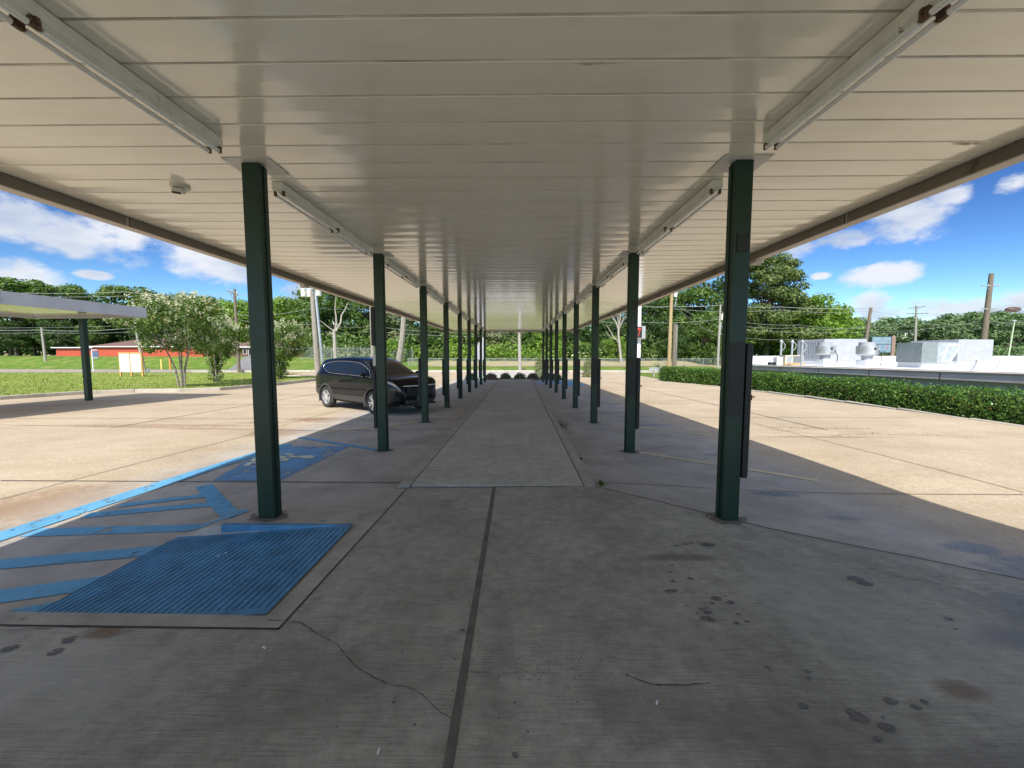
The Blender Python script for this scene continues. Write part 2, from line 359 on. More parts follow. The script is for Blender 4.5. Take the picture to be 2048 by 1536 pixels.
# painted marks
def strip(mb, pts, w0, w1=None, off=.005, seg=12, loty=True):
    """band along two px end points, widths in metres"""
    a, b = [on_lot(*p) for p in pts]; w1 = w1 or w0
    d = (b-a).normalized(); n = Vector((-d.y, d.x, 0)); prev = None
    for i in range(seg+1):
        t = i/seg; c = a.lerp(b, t); w = (w0+(w1-w0)*t)/2
        p = c+n*w; q = c-n*w; p.z = lot_z(p.x, p.y)+off; q.z = lot_z(q.x, q.y)+off
        if prev: mb.add([prev[0], prev[1], q, p], [(0, 1, 2, 3)])
        prev = (p, q)
def pxpoly(mb, pts, off=.005, n=10):
    """quad given by 4 px corners, subdivided so that it lies on the lot"""
    A, B, Cc, D = [on_lot(*p) for p in pts]; rows = []
    for i in range(n+1):
        l = A.lerp(D, i/n); r = B.lerp(Cc, i/n); row = []
        for j in range(n+1):
            p = l.lerp(r, j/n); row.append((p.x, p.y, lot_z(p.x, p.y)+off))
        rows.append(row)
    mb.grid(rows)
g = MB()
strip(g, [(-60, 1094), (575, 889)], .27, .24, .009, 30)
strip(g, [(408, 972), (478, 1030)], .17, .17, .0095)
strip(g, [(240, 1012), (440, 988)], .13, .13, .007); strip(g, [(170, 1032), (455, 1006)], .15, .15, .0065)
strip(g, [(60, 1066), (475, 1030)], .18, .15, .006, 24); strip(g, [(-60, 1135), (420, 1070)], .18, .18, .0065, 30)
strip(g, [(-80, 1205), (230, 1160)], .20, .20, .0055, 24); strip(g, [(10, 1226), (130, 1210)], .05, .13, .008)
strip(g, [(600, 875), (752, 900)], .12, .12, .008)
struct('parking_marking', g, BLUE)
g = MB(); pxpoly(g, [(425, 962), (560, 962), (700, 893), (545, 893)], .0055); struct('parking_marking', g, BLUEW)
def z5(x, y): return (440+x*.1433, 840+y*.1433)
g = MB()
for P in [[(960, 512), (1150, 505), (1280, 498), (1330, 518), (1290, 540), (1180, 545), (1120, 530), (980, 532)], [(880, 472), (990, 474), (1050, 497), (1010, 506), (940, 500)],
          [(720, 470), (870, 468), (850, 487), (720, 495)], [(850, 510), (940, 510), (880, 547), (780, 552)], [(890, 538), (985, 538), (935, 580), (830, 580)],
          [(325, 650), (380, 600), (520, 598), (520, 612), (440, 614), (415, 648)], [(415, 578), (455, 545), (497, 525), (600, 520), (560, 585), (440, 592)]]:
    g.poly([on_lot(*z5(*p), .011) for p in P])
struct('wheelchair_symbol', g, WHT)
g = MB()
for k in range(1, 8):
    y = 3.62+3.185*k; a = Vector((2.12, y-.03, 0)); b = Vector((4.25 if k > 1 else 4.05, y-1.62, 0)); d = (b-a).normalized(); nn = Vector((-d.y, d.x, 0))*.055
    rows = []
    for i in range(13):
        c = a.lerp(b, i/12); rows.append([(p.x, p.y, lot_z(p.x, p.y)+.006) for p in (c-nn, c+nn)])
    g.grid(rows)
    if k > 1:
        a = Vector((-2.5, y-.03, 0)); b = Vector((-4.4, y-1.5, 0)); rows = []
        d = (b-a).normalized(); nn = Vector((-d.y, d.x, 0))*.055
        for i in range(13):
            c = a.lerp(b, i/12); rows.append([(p.x, p.y, lot_z(p.x, p.y)+.006) for p in (c-nn, c+nn)])
        g.grid(rows)
struct('stall_marking', g, YEL)
g = MB()
g.grid([[(x, y, lot_z(x, y)+.006) for x in axis([(3.0, 4.5, .5)])] for y in axis([(25.0, 30.4, 1)])]); g.grid([[(x, y, lot_z(x, y)+.006) for x in axis([(1.15, 3.0, .6)])] for y in axis([(28.6, 30.4, 1)])])
struct('parking_marking', g, BLUE)
XL_, XR_ = -2.37, 2.0
# joints and cracks
g = MB()
def gline(pts, w, onlot=True, jag=0, off=.0085, zc=None):
    P = []
    for a, b in zip(pts[:-1], pts[1:]):
        a = Vector(a); b = Vector(b); n = max(1, int((b-a).length/(.03 if jag else .6)))
        P += [a.lerp(b, i/n) for i in range(n)]
    P.append(Vector(pts[-1])); prev = None; rows = []; wob = 0.0
    for i, p in enumerate(P):
        q = P[min(i+1, len(P)-1)]-P[max(i-1, 0)]; nn = Vector((-q.y, q.x, 0)).normalized()
        wob = .8*wob+random.uniform(-jag, jag); j = nn*wob if 0 < i < len(P)-1 else nn*0; ww = w*(random.uniform(.15, 1.1) if jag else 1)/2
        row = []
        for s in (-1, 1):
            u = p+j+nn*ww*s; row.append((u.x, u.y, (lot_z(u.x, u.y) if onlot else 0)+off))
        rows.append(row)
    g.grid(rows)
def P2(px, py, lot=True):
    p = on_lot(px, py) if lot else at_z(px, py, 0); return (p.x, p.y, 0)
gline([(-3.6, 2.1, 0), (-1.34, 2.085, 0)], .014, False); gline([(-1.345, 2.08, 0), (-1.275, 4.43, 0)], .012, False); gline([(-1.42, 4.43, 0), (.95, 4.55, 0)], .016, False, off=.0075)
gline([(x, yline(x), 0) for x in (.9, 1.5, 2.28, 2.9, 3.55, 4.5, 6, 9)], .012, False)
gline([P2(0, 962), P2(800, 966)], .018); gline([P2(1190, 966), P2(2048, 990)], .012)
gline([P2(0, 1000), P2(480, 875), P2(620, 836), P2(760, 800)], .014)
gline([P2(0, 850), P2(640, 862), P2(940, 858)], .02)
gline([P2(1490, 842), P2(1760, 910), P2(2048, 986)], .014)
for yy_ in (10.5, 14, 18, 23): gline([(-14, yy_, 0), (-1.5, yy_, 0)], .02); gline([(1.1, yy_+.5, 0), (11, yy_+.5, 0)], .02)
for xx_ in (-9.6, 7.2): gline([(xx_, 9, 0), (xx_, 46, 0)], .03)
gline([P2(1490, 845), P2(1560, 862), P2(1660, 870), P2(1760, 868), P2(1860, 870), P2(1960, 876)], .022, True, .05)
gline([P2(1080*.5+1000, 855), P2(1740, 858)], .03, True, .04)
struct('pavement_joints', g, JOINT)
g = MB()
def c7(x, y): return (x*.5371, 1180+y*.5371)
gline([P2(*c7(*p), False) for p in [(1000, 115), (1120, 125), (1180, 165), (1260, 205), (1290, 240), (1330, 290), (1390, 330), (1450, 358), (1520, 370), (1570, 395), (1610, 440), (1640, 465), (1690, 485)]], .006, False, .004, off=.0088)
gline([P2(*p, False) for p in [(1250, 1352), (1300, 1372), (1360, 1372), (1420, 1368)]], .006, False, .005)
gline([P2(*p, False) for p in [(1590, 1070), (1640, 1100), (1700, 1122), (1760, 1145), (1850, 1165), (1960, 1190)]], .004, False, .008)
gline([P2(*p, False) for p in [(0, 1252+10), (70, 1262), (180, 1258)]], .004, False, .01)
gline([P2(*p, False) for p in [(940, 1345), (1000, 1350), (1060, 1340), (1090, 1350)]], .003, False, .006)
struct('pavement_cracks', g, JOINT)
g = MB(); gline([(-.26, 4.5, 0), (-.25, -3, 0)], .040, False, off=.0078); struct('joint_filler', g, pm('joint_filler', (.15, .14, .12), .9, var=.3, scale=8))
# grout and grime worn into the slab round each post foot
g = MB()
for x in (XL_, XR_):
    for k in range(0, 9):
        y = 3.62+3.185*k; n_ = 18; P_o = []
        for i in range(n_):
            a = 6.283*i/n_; rr = random.uniform(.13, .19); P_o.append((x+math.cos(a)*rr*1.15, y+math.sin(a)*rr*.85))
        g.poly([(px_, py_, lot_z(px_, py_)+(.0115 if k == 0 else .007)) for px_, py_ in P_o])
struct('post_grout', g, paint_mat('post_grout', (.20, .185, .16), .45, .8, 16))
# small drips and gum spots
g = MB()
def spot(px, py, r, asp=1.5):
    p = at_z(px, py, 0); n = 9; a0 = random.random()*3; hz_ = random.uniform(.0092, .0112)
    g.poly([(p.x+math.cos(a)*r*asp*random.uniform(.75, 1.15), p.y+math.sin(a)*r*random.uniform(.75, 1.15), hz_) for a in [a0+2*math.pi*k/n for k in range(n)]])
def c3(x, y): return (1180+x*.4297, 840+y*.4297)
for (x, y, r) in [(375, 620, .014), (300, 652, .012), (470, 742, .018), (515, 745, .01), (585, 835, .03), (650, 855, .026), (570, 860, .016), (520, 888, .016), (545, 900, .018), (500, 905, .01), (540, 930, .032), (570, 938, .02), (500, 942, .013), (690, 910, .014), (680, 950, .016), (730, 945, .013), (505, 966, .01), (630, 825, .012), (545, 880, .012), (450, 870, .009), (380, 680, .014), (375, 715, .018), (385, 755, .02), (380, 800, .03), (360, 803, .02), (400, 590, .02), (440, 580, .022), (470, 578, .02), (780, 665, .008), (1335, 682, .009), (825, 1158, .014), (1020, 1178, .016), (1015, 1208, .016), (992, 1338, .018), (1340, 1495, .018), (1380, 1440, .03), (1400, 1315, .026), (1520, 1345, .018), (1555, 1318, .014), (1255, 1395, .035), (1220, 1370, .022), (1670, 932, .02), (1700, 980, .012), (545, 585, .05), (1240, 745, .05), (1285, 768, .04)]:
    spot(*c3(x, y), r*.8, 1.6)
for _ in range(90): spot(random.uniform(930, 1230), random.gauss(1335, 22), random.uniform(.002, .006), 1.2)
for _ in range(60): spot(random.uniform(500, 2000), random.uniform(1100, 1500), random.uniform(.002, .006), 1.3)
for (x, y, r) in [(925, 1263, .011), (805, 1307, .009), (788, 1408, .009), (735, 1399, .006), (905, 1385, .007), (1032, 1514, .012), (910, 1322, .006), (655, 1405, .005), (20, 1300, .03), (110, 1307, .03), (140, 1282, .03)]: spot(x, y, r, 1.3)
tag(g.build('stains', paint_mat('damp_spots', (.17, .16, .145), .44, .6, 60)), kind='structure')
g = MB()
for (x, y) in [(1314, 1405), (757, 1502), (452, 1110), (437, 1115), (528, 1295)]:
    p = on_lot(x, y, .016) if x < 520 else at_z(x, y, .014); g.box((p.x, p.y, p.z), (.022, .007, .004), random.random()*3)
tag(g.build('litter', SIGNW), 'tiny scraps of white litter scattered on the slab', 'litter', kind='stuff')
# ------------------------------------------------------------ lawn on the left
kp = [(-30, 15.2)]+[(p.x, p.y) for p in KLp]+[(KLp[-1].x-.6, 33), (-18, 35.5), (-24, 37)]
lawn = kp+[(-24, 46.9), (-150, 46.9), (-150, 15.2)]
g = MB(); zl = -.12
bm = bmesh.new(); vs = [bm.verts.new((x, y, 0)) for x, y in lawn]; bm.faces.new(vs)
for ax, lo, hi, st in ((0, -60, -15, 3), (1, 16, 46, 3)):
    for v in range(lo, hi, st):
        no = (1, 0, 0) if ax == 0 else (0, 1, 0); co = (v, 0, 0) if ax == 0 else (0, v, 0)
        bmesh.ops.bisect_plane(bm, geom=bm.verts[:]+bm.edges[:]+bm.faces[:], plane_co=co, plane_no=no)
for v in bm.verts: v.co.z = zl+.02*math.sin(v.co.x*.7)*math.sin(v.co.y*.5)-.012*(v.co.y-16)-.06*sm((v.co.y-40)/6)
me = bpy.data.meshes.new('lawn'); bm.to_mesh(me); bm.free(); me.materials.append(GRASS); lo = bpy.data.objects.new('lawn', me); col.objects.link(lo); tag(lo, kind='structure')
# grass tufts so the turf has a real surface near the kerb
def quads(name, c, nrm, size, m, parent=None, asp=.6, rngl=rng):
    """many leaf-sized faces"""
    N = len(c); nrm = nrm/np.maximum(1e-6, np.linalg.norm(nrm, axis=1))[:, None]
    r = rngl.normal(size=(N, 3)); u = np.cross(nrm, r); u /= np.linalg.norm(u, axis=1)[:, None]; v = np.cross(nrm, u)
    s = size[:, None]; V = np.empty((N, 4, 3)); V[:, 0] = c-u*s; V[:, 1] = c-v*s*asp; V[:, 2] = c+u*s; V[:, 3] = c+v*s*asp
    me = bpy.data.meshes.new(name); me.vertices.add(N*4); me.vertices.foreach_set('co', V.reshape(-1).astype(np.float32))
    me.loops.add(N*4); me.loops.foreach_set('vertex_index', np.arange(N*4, dtype=np.int32)); me.polygons.add(N)
    me.polygons.foreach_set('loop_start', np.arange(0, N*4, 4, dtype=np.int32)); me.update(calc_edges=True); me.materials.append(m)
    o = bpy.data.objects.new(name, me); col.objects.link(o)
    if parent: o.parent = parent
    return o
cs = []
for i in range(26000):
    y = 16+31*random.random()**1.3; x = random.uniform(-62, -15.6)
    yk = float(np.interp(x, [p.x for p in KLp], [p.y for p in KLp]))
    if y < yk+.12 or (x > -24 and y > 33): continue
    cs.append((x, y, zl-.012*(y-16)+.03))
cs = np.array(cs); nn = rng.normal(size=cs.shape)*[1, 1, .25]+[0, -.4, .0]
gr = quads('grass', cs, nn, rng.uniform(.03, .075, len(cs)), leaf_mat('grass_tufts', (.22, .31, .05), (.40, .48, .12), .3), asp=.35)
tag(gr, 'short mown grass blades on the roadside lawn', 'grass', kind='stuff')
g = MB()
for a, b in zip(kp[:-1], kp[1:]):
    a = Vector((*a, 0)); b = Vector((*b, 0)); d = (b-a).normalized(); n = Vector((-d.y, d.x, 0))*.16; zz = -.10-.010*max(0, (a.y+b.y)/2-16)
    g.prism([tuple(v[:2]) for v in (a-d*.02, b-d*.004, b-d*.004+n, a-d*.02+n)], zz-.5, zz+.01)
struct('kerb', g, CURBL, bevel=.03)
# ------------------------------------------------------------ right kerb + planting strip
hp = [at_z(px, py, -.27) for px, py in [(2048, 862), (1900, 838), (1760, 815), (1620, 793), (1500, 778), (1400, 766), (1325, 759)]]
hx = [p.x for p in hp]; hy = [p.y for p in hp]
def kx(y): return float(np.interp(y, hy, hx))
g = MB(); pts = [(kx(hy[0])+.4, -8)]+[(kx(y), y) for y in axis([(hy[0]-1, 34, 2.4)])]
pts[0] = (pts[1][0], -8)
for a, b in zip(pts[:-1], pts[1:]):
    zk = -.12-.0128*max(0, (a[1]+b[1])/2-5)
    g.prism([(a[0], a[1]), (a[0]+.17, a[1]), (b[0]+.17, b[1]-.012), (b[0], b[1]-.012)], zk-.5, zk+.02)
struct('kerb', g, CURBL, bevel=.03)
g = MB(); g.grid([[(kx(y)+dx, y, -.16-.0128*max(0, y-5)) for dx in (.15, .6, 1.6, 2.3)] for y in axis([(-8, 34, 2)])]); struct('planting_strip', g, pm('mulch', (.10, .075, .05), .95, var=.4, scale=12, bump=.6))
# ------------------------------------------------------------ canopy
X0, X1, Y0, Y1 = -4.95, 4.12, -4.3, 29.75
def roof_z(y): return 3.25+.0063*y
can = thing('canopy', 'long drive-in canopy with white panelled ceiling on two rows of dark green posts', 'canopy', (0, 13, 0))
can.location = (0, 0, 0)
def ceil_mat():
    t = NT('white_ceiling_panels')
    a = t.ramp(t.noise(.8, 5, .6, mapping=(.6, 1, 1)), .3, .7, (.88, .845, .725, 1), (.94, .915, .80, 1))
    sp = t.N('ShaderNodeSeparateXYZ'); t.L(t.tc.outputs['Object'], sp.inputs[0])
    ye = t.ramp(t.noise(1.4, 5, .65, mapping=(.5, 1.2, 1)), .25, .95); a = t.mix(t.math('MULTIPLY', ye, .55), a, (.76, .71, .48))
    dk = t.ramp(t.noise(3.2, 7, .75, mapping=(.5, 1.4, 1)), .3, 1.0); a = t.mix(t.math('MULTIPLY', dk, .42), a, (.55, .50, .40))
    t.set(Base_Color=a, Roughness=t.math('ADD', .10, t.math('MULTIPLY', t.noise(2.2, 4, .6), .16)))
    t.b.inputs['Specular IOR Level'].default_value = .6; t.set(Coat_Weight=.8, Coat_Roughness=.09)
    t.bump(t.math('ADD', t.noise(1.6, 3, .5, mapping=(.5, 2.5, 1)), t.math('MULTIPLY', t.noise(30, 3), .03)), .12, .05)
    return t.m
CEIL = ceil_mat()
g = MB(); P = .3048; y = Y0; i = 0
while y < Y1:
    b = min(y+P, Y1); za, zb = roof_z(y), roof_z(b)
    # each pan: shallow bow with a groove at its seam
    ysn = [y+.004, y+.012, (y+b)/2, b-.012, b-.004]; dz = [.012, 0, -.0015+random.uniform(-.001, .001), 0, .012]
    g.grid([[(X0+.1, q, roof_z(q)+d), (X1-.1, q, roof_z(q)+d)] for q, d in zip(ysn, dz)])
    g.add([(X0+.1, b-.004, zb+.012), (X1-.1, b-.004, zb+.012), (X1-.1, b+.004, zb+.012), (X0+.1, b+.004, zb+.012)], [(0, 1, 2, 3)])
    y = b
g.build('ceiling', CEIL, can)
g = MB(); y = Y0+P
while y < Y1-.1:
    zz_ = roof_z(y)+.0035; g.box(((X0+X1)/2, y, zz_), (X1-X0-.22, .011, .005)); y += P
g.build('ceiling_joints', pm('seam_grime', (.60, .55, .46), .8, var=.4, scale=2), can)
g = MB(); g.add([(X0, Y0, roof_z(Y0)+.20), (X1, Y0, roof_z(Y0)+.20), (X1, Y1, roof_z(Y1)+.20), (X0, Y1, roof_z(Y1)+.20), (X0, Y0, roof_z(Y0)+.03), (X1, Y0, roof_z(Y0)+.03), (X1, Y1, roof_z(Y1)+.03), (X0, Y1, roof_z(Y1)+.03)], [(0, 1, 2, 3), (7, 6, 5, 4), (0, 4, 5, 1), (1, 5, 6, 2), (2, 6, 7, 3), (3, 7, 4, 0)])
g.build('roof', WROOF, can)
for s, xe in ((-1, X0), (1, X1)):
    g = MB()
    for a in axis([(Y0, Y1, 3.05)])[:-1]:
        b = min(a+3.05, Y1)
        # inner vertical face, bottom and outer face of the hollow fascia
        xi = xe-s*.09; xo = xe+s*.07
        def q(x, yv, dz): return (x, yv, roof_z(yv)+dz)
        g.add([q(xi, a+.003, -.115), q(xi, b-.003, -.115), q(xi, b-.003, .03), q(xi, a+.003, .03), q(xi+s*.02, a+.003, -.115), q(xi+s*.02, b-.003, -.115), q(xi+s*.02, b-.003, .03), q(xi+s*.02, a+.003, .03)],
              [(0, 1, 2, 3), (7, 6, 5, 4), (0, 4, 5, 1), (0, 3, 7, 4), (1, 5, 6, 2), (2, 6, 7, 3)])
    g.build('fascia', FASC, can)
    g = MB(); m = [q(xi+s*.022, Y0, -.118), q(xo, Y0, -.118), q(xo, Y0, .24), q(xi+s*.022, Y0, .24)]; m2 = [q(xi+s*.022, Y1, -.118), q(xo, Y1, -.118), q(xo, Y1, .24), q(xi+s*.022, Y1, .24)]
    g.add(m+m2, [(0, 1, 2, 3), (7, 6, 5, 4), (0, 4, 5, 1), (1, 5, 6, 2), (2, 6, 7, 3), (3, 7, 4, 0)]); g.build('gutter', FASL, can, fix=True)
    for yv in ((9.2, 18.5) if s < 0 else (6.9, 16.5)):
        g = MB(); g.box((xe+s*.01, yv, roof_z(yv)-.145), (.13, .2, .05)); g.tube([(xe+s*.02, yv, roof_z(yv)-.16), (xe+s*.08, yv, roof_z(yv)-.175)], .022); g.build('gutter_outlet', FASL, can)
for yv, d in ((Y1, 1), (Y0, -1)):
    g = MB(); g.box(((X0+X1)/2, yv+d*.035, roof_z(yv)+.07), (X1-X0-.2, .05, .36)); g.build('fascia', FASL, can)
def column_mesh(h):
    g = MB(); g.box((0, 0, h/2), (.15, .10, h)); return g
XL, XR = -2.37, 2.0
YC = [3.62+3.185*k for k in range(9)]
def make_column(x, y, side, order):
    z0 = min(lot_z(x, y), 0)
    if y > 25.2: z0 = lot_z(x, y)
    zt = roof_z(y)-.004
    g = MB(); g.box((x, y, (zt-.008+z0-.05)/2), (.155, .105, zt-.008-z0+.05)); g.box((x-side*.083, y+.03, (zt-.01+z0)/2), (.012, .05, zt-z0-.03))
    c = g.build('column', GREEN, can, bevel=.006)
    g = MB(); g.box((x, y+.04, zt-.003), (.42, .32, .006))
    for a in (-.19, .19):
        for b in (-.10, .18): g.tube([(x+a, y+b, zt-.011), (x+a, y+b, zt-.004)], .006, 6)
    g.build('mounting_plate', WMET, c)
    if order:
        zb = z0+.42
        g = MB(); g.box((x+side*.105, y+.04, zb+.62), (.05, .22, 1.24)); b = g.build('order_board', BLACK, c, bevel=.005)
        g = MB(); g.box((x+side*.134, y+.04, zb+.62), (.008, .20, 1.2)); g.build('board_face', BOXG, b)
        g = MB(); g.tube([(x+side*.135, y-.03, zb+.75), (x+side*.19, y-.03, zb+.75)], .006, 6); g.tube([(x+side*.16, y-.03, zb+.77), (x+side*.16, y-.03, zb+.72)], .006, 6); g.build('hook', RUST, b)
        if side > 0:
            g = MB(); g.box((x-.003, y-.0565, z0+1.33), (.140, .006, .68)); g.build('black_panel', BLACK, c)
            g = MB(); g.box((x+.01, y-.056, z0+2.55), (.11, .006, .16)); g.build('dark_patch', BLACK, c)
    return c
for k, y in enumerate(YC):
    make_column(XL, y, -1, k > 0 and k != 1); make_column(XR, y, 1, True)
# second left column carries its board higher and lower
c2 = [o for o in bpy.data.objects if o.name.startswith('column') and o.parent == can][2]
g = MB(); g.box((XL-.105, YC[1]+.04, .78), (.05, .22, 1.02)); g.build('order_board', BLACK, c2, bevel=.005)
g = MB(); g.box((XL-.105, YC[1]+.04, 2.05), (.07, .22, .66)); g.build('speaker_box', BLACK, c2, bevel=.01)
g = MB(); g.box((XL-.10, YC[1]+.05, 1.47), (.05, .2, .2)); g.build('notice', WMET, c2)
for y in (.43, -2.75): make_column(XL, y, -1, False); make_column(XR, y, 1, False)
# light fixtures
g = MB()
for _ in range(46):
    x = random.uniform(X0+.3, X1-.3); k = random.randrange(12, 70); y = Y0+P*k+random.uniform(.0, .012); w_ = random.uniform(.04, .35); d_ = random.uniform(.008, .03); n_ = 12
    top = [(x+w_*(i/n_-.5), y+.012, roof_z(y)-.0052) for i in range(n_+1)]; bot = [(x+w_*(i/n_-.5), y+.012+d_*math.sin(math.pi*i/n_)*random.uniform(.3, 1.0), roof_z(y)-.0052) for i in range(n_+1)]
    g.grid([top, bot])
g.build('water_marks', pm('tan_water_mark', (.50, .42, .30), .6, var=.3, scale=20), can)
def fixture():
    r = thing('light_fixture', 'x', 'ceiling light')
    g = MB(); g.box((0, 1.2, -.038), (.105, 2.42, .07)); g.add([(-.05, 0, -.074), (.05, 0, -.074), (.05, 2.4, -.074), (-.05, 2.4, -.074), (0, 0, -.10), (0, 2.4, -.10)], [(0, 3, 5, 4), (1, 4, 5, 2), (0, 4, 1), (3, 2, 5)]); g.build('housing', HOUS, r, bevel=.003)
    for s in (-1, 1):
        for a, b in ((.03, 1.17), (1.23, 2.37)):
            g = MB(); g.tube([(s*.04, a, -.115), (s*.04, b, -.115)], .016, 10); g.build('tube', TUBE, r, smooth=True)
    for yv, w in ((.015, .02), (1.2, .045), (2.385, .02)):
        g = MB()
        for s in (-1, 1): g.box((s*.041, yv, -.10), (.026, w, .05))
        if w > .03: g.box((0, yv, -.09), (.13, .02, .03))
        g.build('lamp_holder', RUST, r, bevel=.003)
    g = MB(); g.box((0, -.014, -.04), (.108, .006, .078)); g.build('end_cap', HOUS, r)
    return r
f0 = fixture(); first = True
ordn = ['nearest', 'second', 'third', 'fourth', 'fifth', 'sixth', 'seventh', 'eighth', 'farthest']
for s, x in (('left', XL-.01), ('right', XR-.03)):
    for k in range(-1, 8):
        o = f0 if first else copy_tree(f0); first = False
        y = 4.0+3.185*k-(.03 if k < 0 else 0); o.location = (x, y, roof_z(y+1.2)-.012); o.rotation_euler = (math.atan(.0063), 0, 0)
        tag(o, f'twin-tube strip light on the ceiling, {ordn[k+1]} in the row above the {s} posts', 'ceiling light', 'strip lights under the canopy')
p = at_z(360, 375, 3.26)
d = thing('floodlight_mount', 'round white floodlight base on the ceiling left of the nearest left post', 'ceiling fitting', (p.x, p.y, roof_z(p.y)))
g = MB(); g.tube([(0, 0, 0), (0, 0, -.025)], .085, 16); g.build('base', WMET, d); g = MB(); g.box((0, -.02, -.055), (.10, .07, .045), .5); g.tube([(0, 0, -.03), (0, 0, -.06)], .03); g.build('head', WMET, d, bevel=.008)
g = MB(); g.box((-.01, -.035, -.08), (.07, .04, .01), .5); g.build('lens', DARK, d)
# weeds in the kerb
def weed(x, y, z, n, h, lab):
    c = rng.normal(size=(n, 3))*[h*.5, h*1.1, h*.35]+[0, 0, h*.5]; c[:, 2] = np.abs(c[:, 2])
    o = quads('weed', c, rng.normal(size=(n, 3)), rng.uniform(.01, .03, n), WEED, asp=.35); o.location = (x, y, z); tag(o, lab, 'weed')
WEED = leaf_mat('weed_leaf', (.06, .10, .02), (.13, .17, .04))
weed(wxr(9.2)+.2, 9.2, lot_z(1.2, 9.2), 260, .16, 'leafy green weed growing against the right kerb')
weed(wxr(4.6)+.22, 4.62, lot_z(1.2, 4.7), 60, .035, 'dry weed scraps at the rounded near end of the right kerb')
weed(wxr(6)+.2, 6.1, lot_z(1.2, 6.1), 60, .04, 'small weed in a chipped spot of the right kerb')
weed(wxl(10.3)-.22, 10.4, lot_z(-1.6, 10), 140, .07, 'dark weed along the left kerb level with the parked car')
weed(wxl(13)-.22, 12.8, lot_z(-1.6, 13), 120, .06, 'low weed on the left kerb beyond the parked car')
# ------------------------------------------------------------ second canopy, left
lc = thing('canopy', 'smaller grey-edged canopy on a dark green post at the left edge of the lot', 'canopy', (0, 0, 0))
zt = 3.35; zbm = 2.98
A = at_z(293, 616, zt); B = at_z(0, 581, zt); dirv = (B-A); dirv.z = 0; dirv.normalize(); nrm = Vector((dirv.y, -dirv.x, 0))
if nrm.y < 0: nrm = -nrm
Lc = 16; Wc = 4.7
Bf = A+dirv*Lc
g = MB()
for i in range(4):
    a = A+dirv*(Lc*i/4+.004); b = A+dirv*(Lc*(i+1)/4-.004)
    g.add([(a.x, a.y, zbm), (b.x, b.y, zbm), (b.x, b.y, zt), (a.x, a.y, zt)]+[((v+nrm*.05).x, (v+nrm*.05).y, z) for v, z in ((a, zbm), (b, zbm), (b, zt), (a, zt))], [(0, 1, 2, 3), (7, 6, 5, 4), (0, 4, 5, 1), (1, 5, 6, 2), (2, 6, 7, 3), (3, 7, 4, 0)])
Cn = A+nrm*Wc; D_ = Bf+nrm*Wc
for a, b in ((A+nrm*.055, Cn), (Cn-dirv*-.055, D_)): g.bar((a.x, a.y, (zt+zbm)/2), (b.x, b.y, (zt+zbm)/2), .05, zt-zbm)
g.build('fascia', GREY, lc)
g = MB()
for i in range(52):
    a = A+nrm*.06+dirv*(.06+i*.305); b = a+dirv*.295; c_ = b+nrm*(Wc-.1); d_ = a+nrm*(Wc-.1); zz = zbm+.10
    g.add([(v.x, v.y, zz) for v in (a, b, c_, d_)], [(0, 1, 2, 3)])
g.prism([tuple(v[:2]) for v in (A+nrm*.06, Bf+nrm*.06, D_-nrm*.06, Cn-nrm*.06)], zbm+.13, zbm+.2)
g.build('ceiling', CEIL, lc)
pc = on_lot(178, 801); g = MB(); g.box((pc.x, pc.y, (zbm+.10+pc.z-.05)/2), (.17, .17, zbm+.10-pc.z+.05)); g.build('column', GREEN, lc, bevel=.006)
q_ = pc+dirv*5; g = MB(); g.box((q_.x, q_.y, (zbm+.10+pc.z-.05)/2), (.17, .17, zbm+.10-pc.z+.05)); g.build('column', GREEN, lc, bevel=.006)
q_ = A+nrm*1.6+dirv*4.4; g = MB(); g.bar((q_.x, q_.y, zbm+.05), (q_.x+dirv.x*2.4, q_.y+dirv.y*2.4, zbm+.05), .12, .07)
tag(g.build('light_fixture', HOUS), 'strip light under the smaller canopy on the left', 'ceiling light')
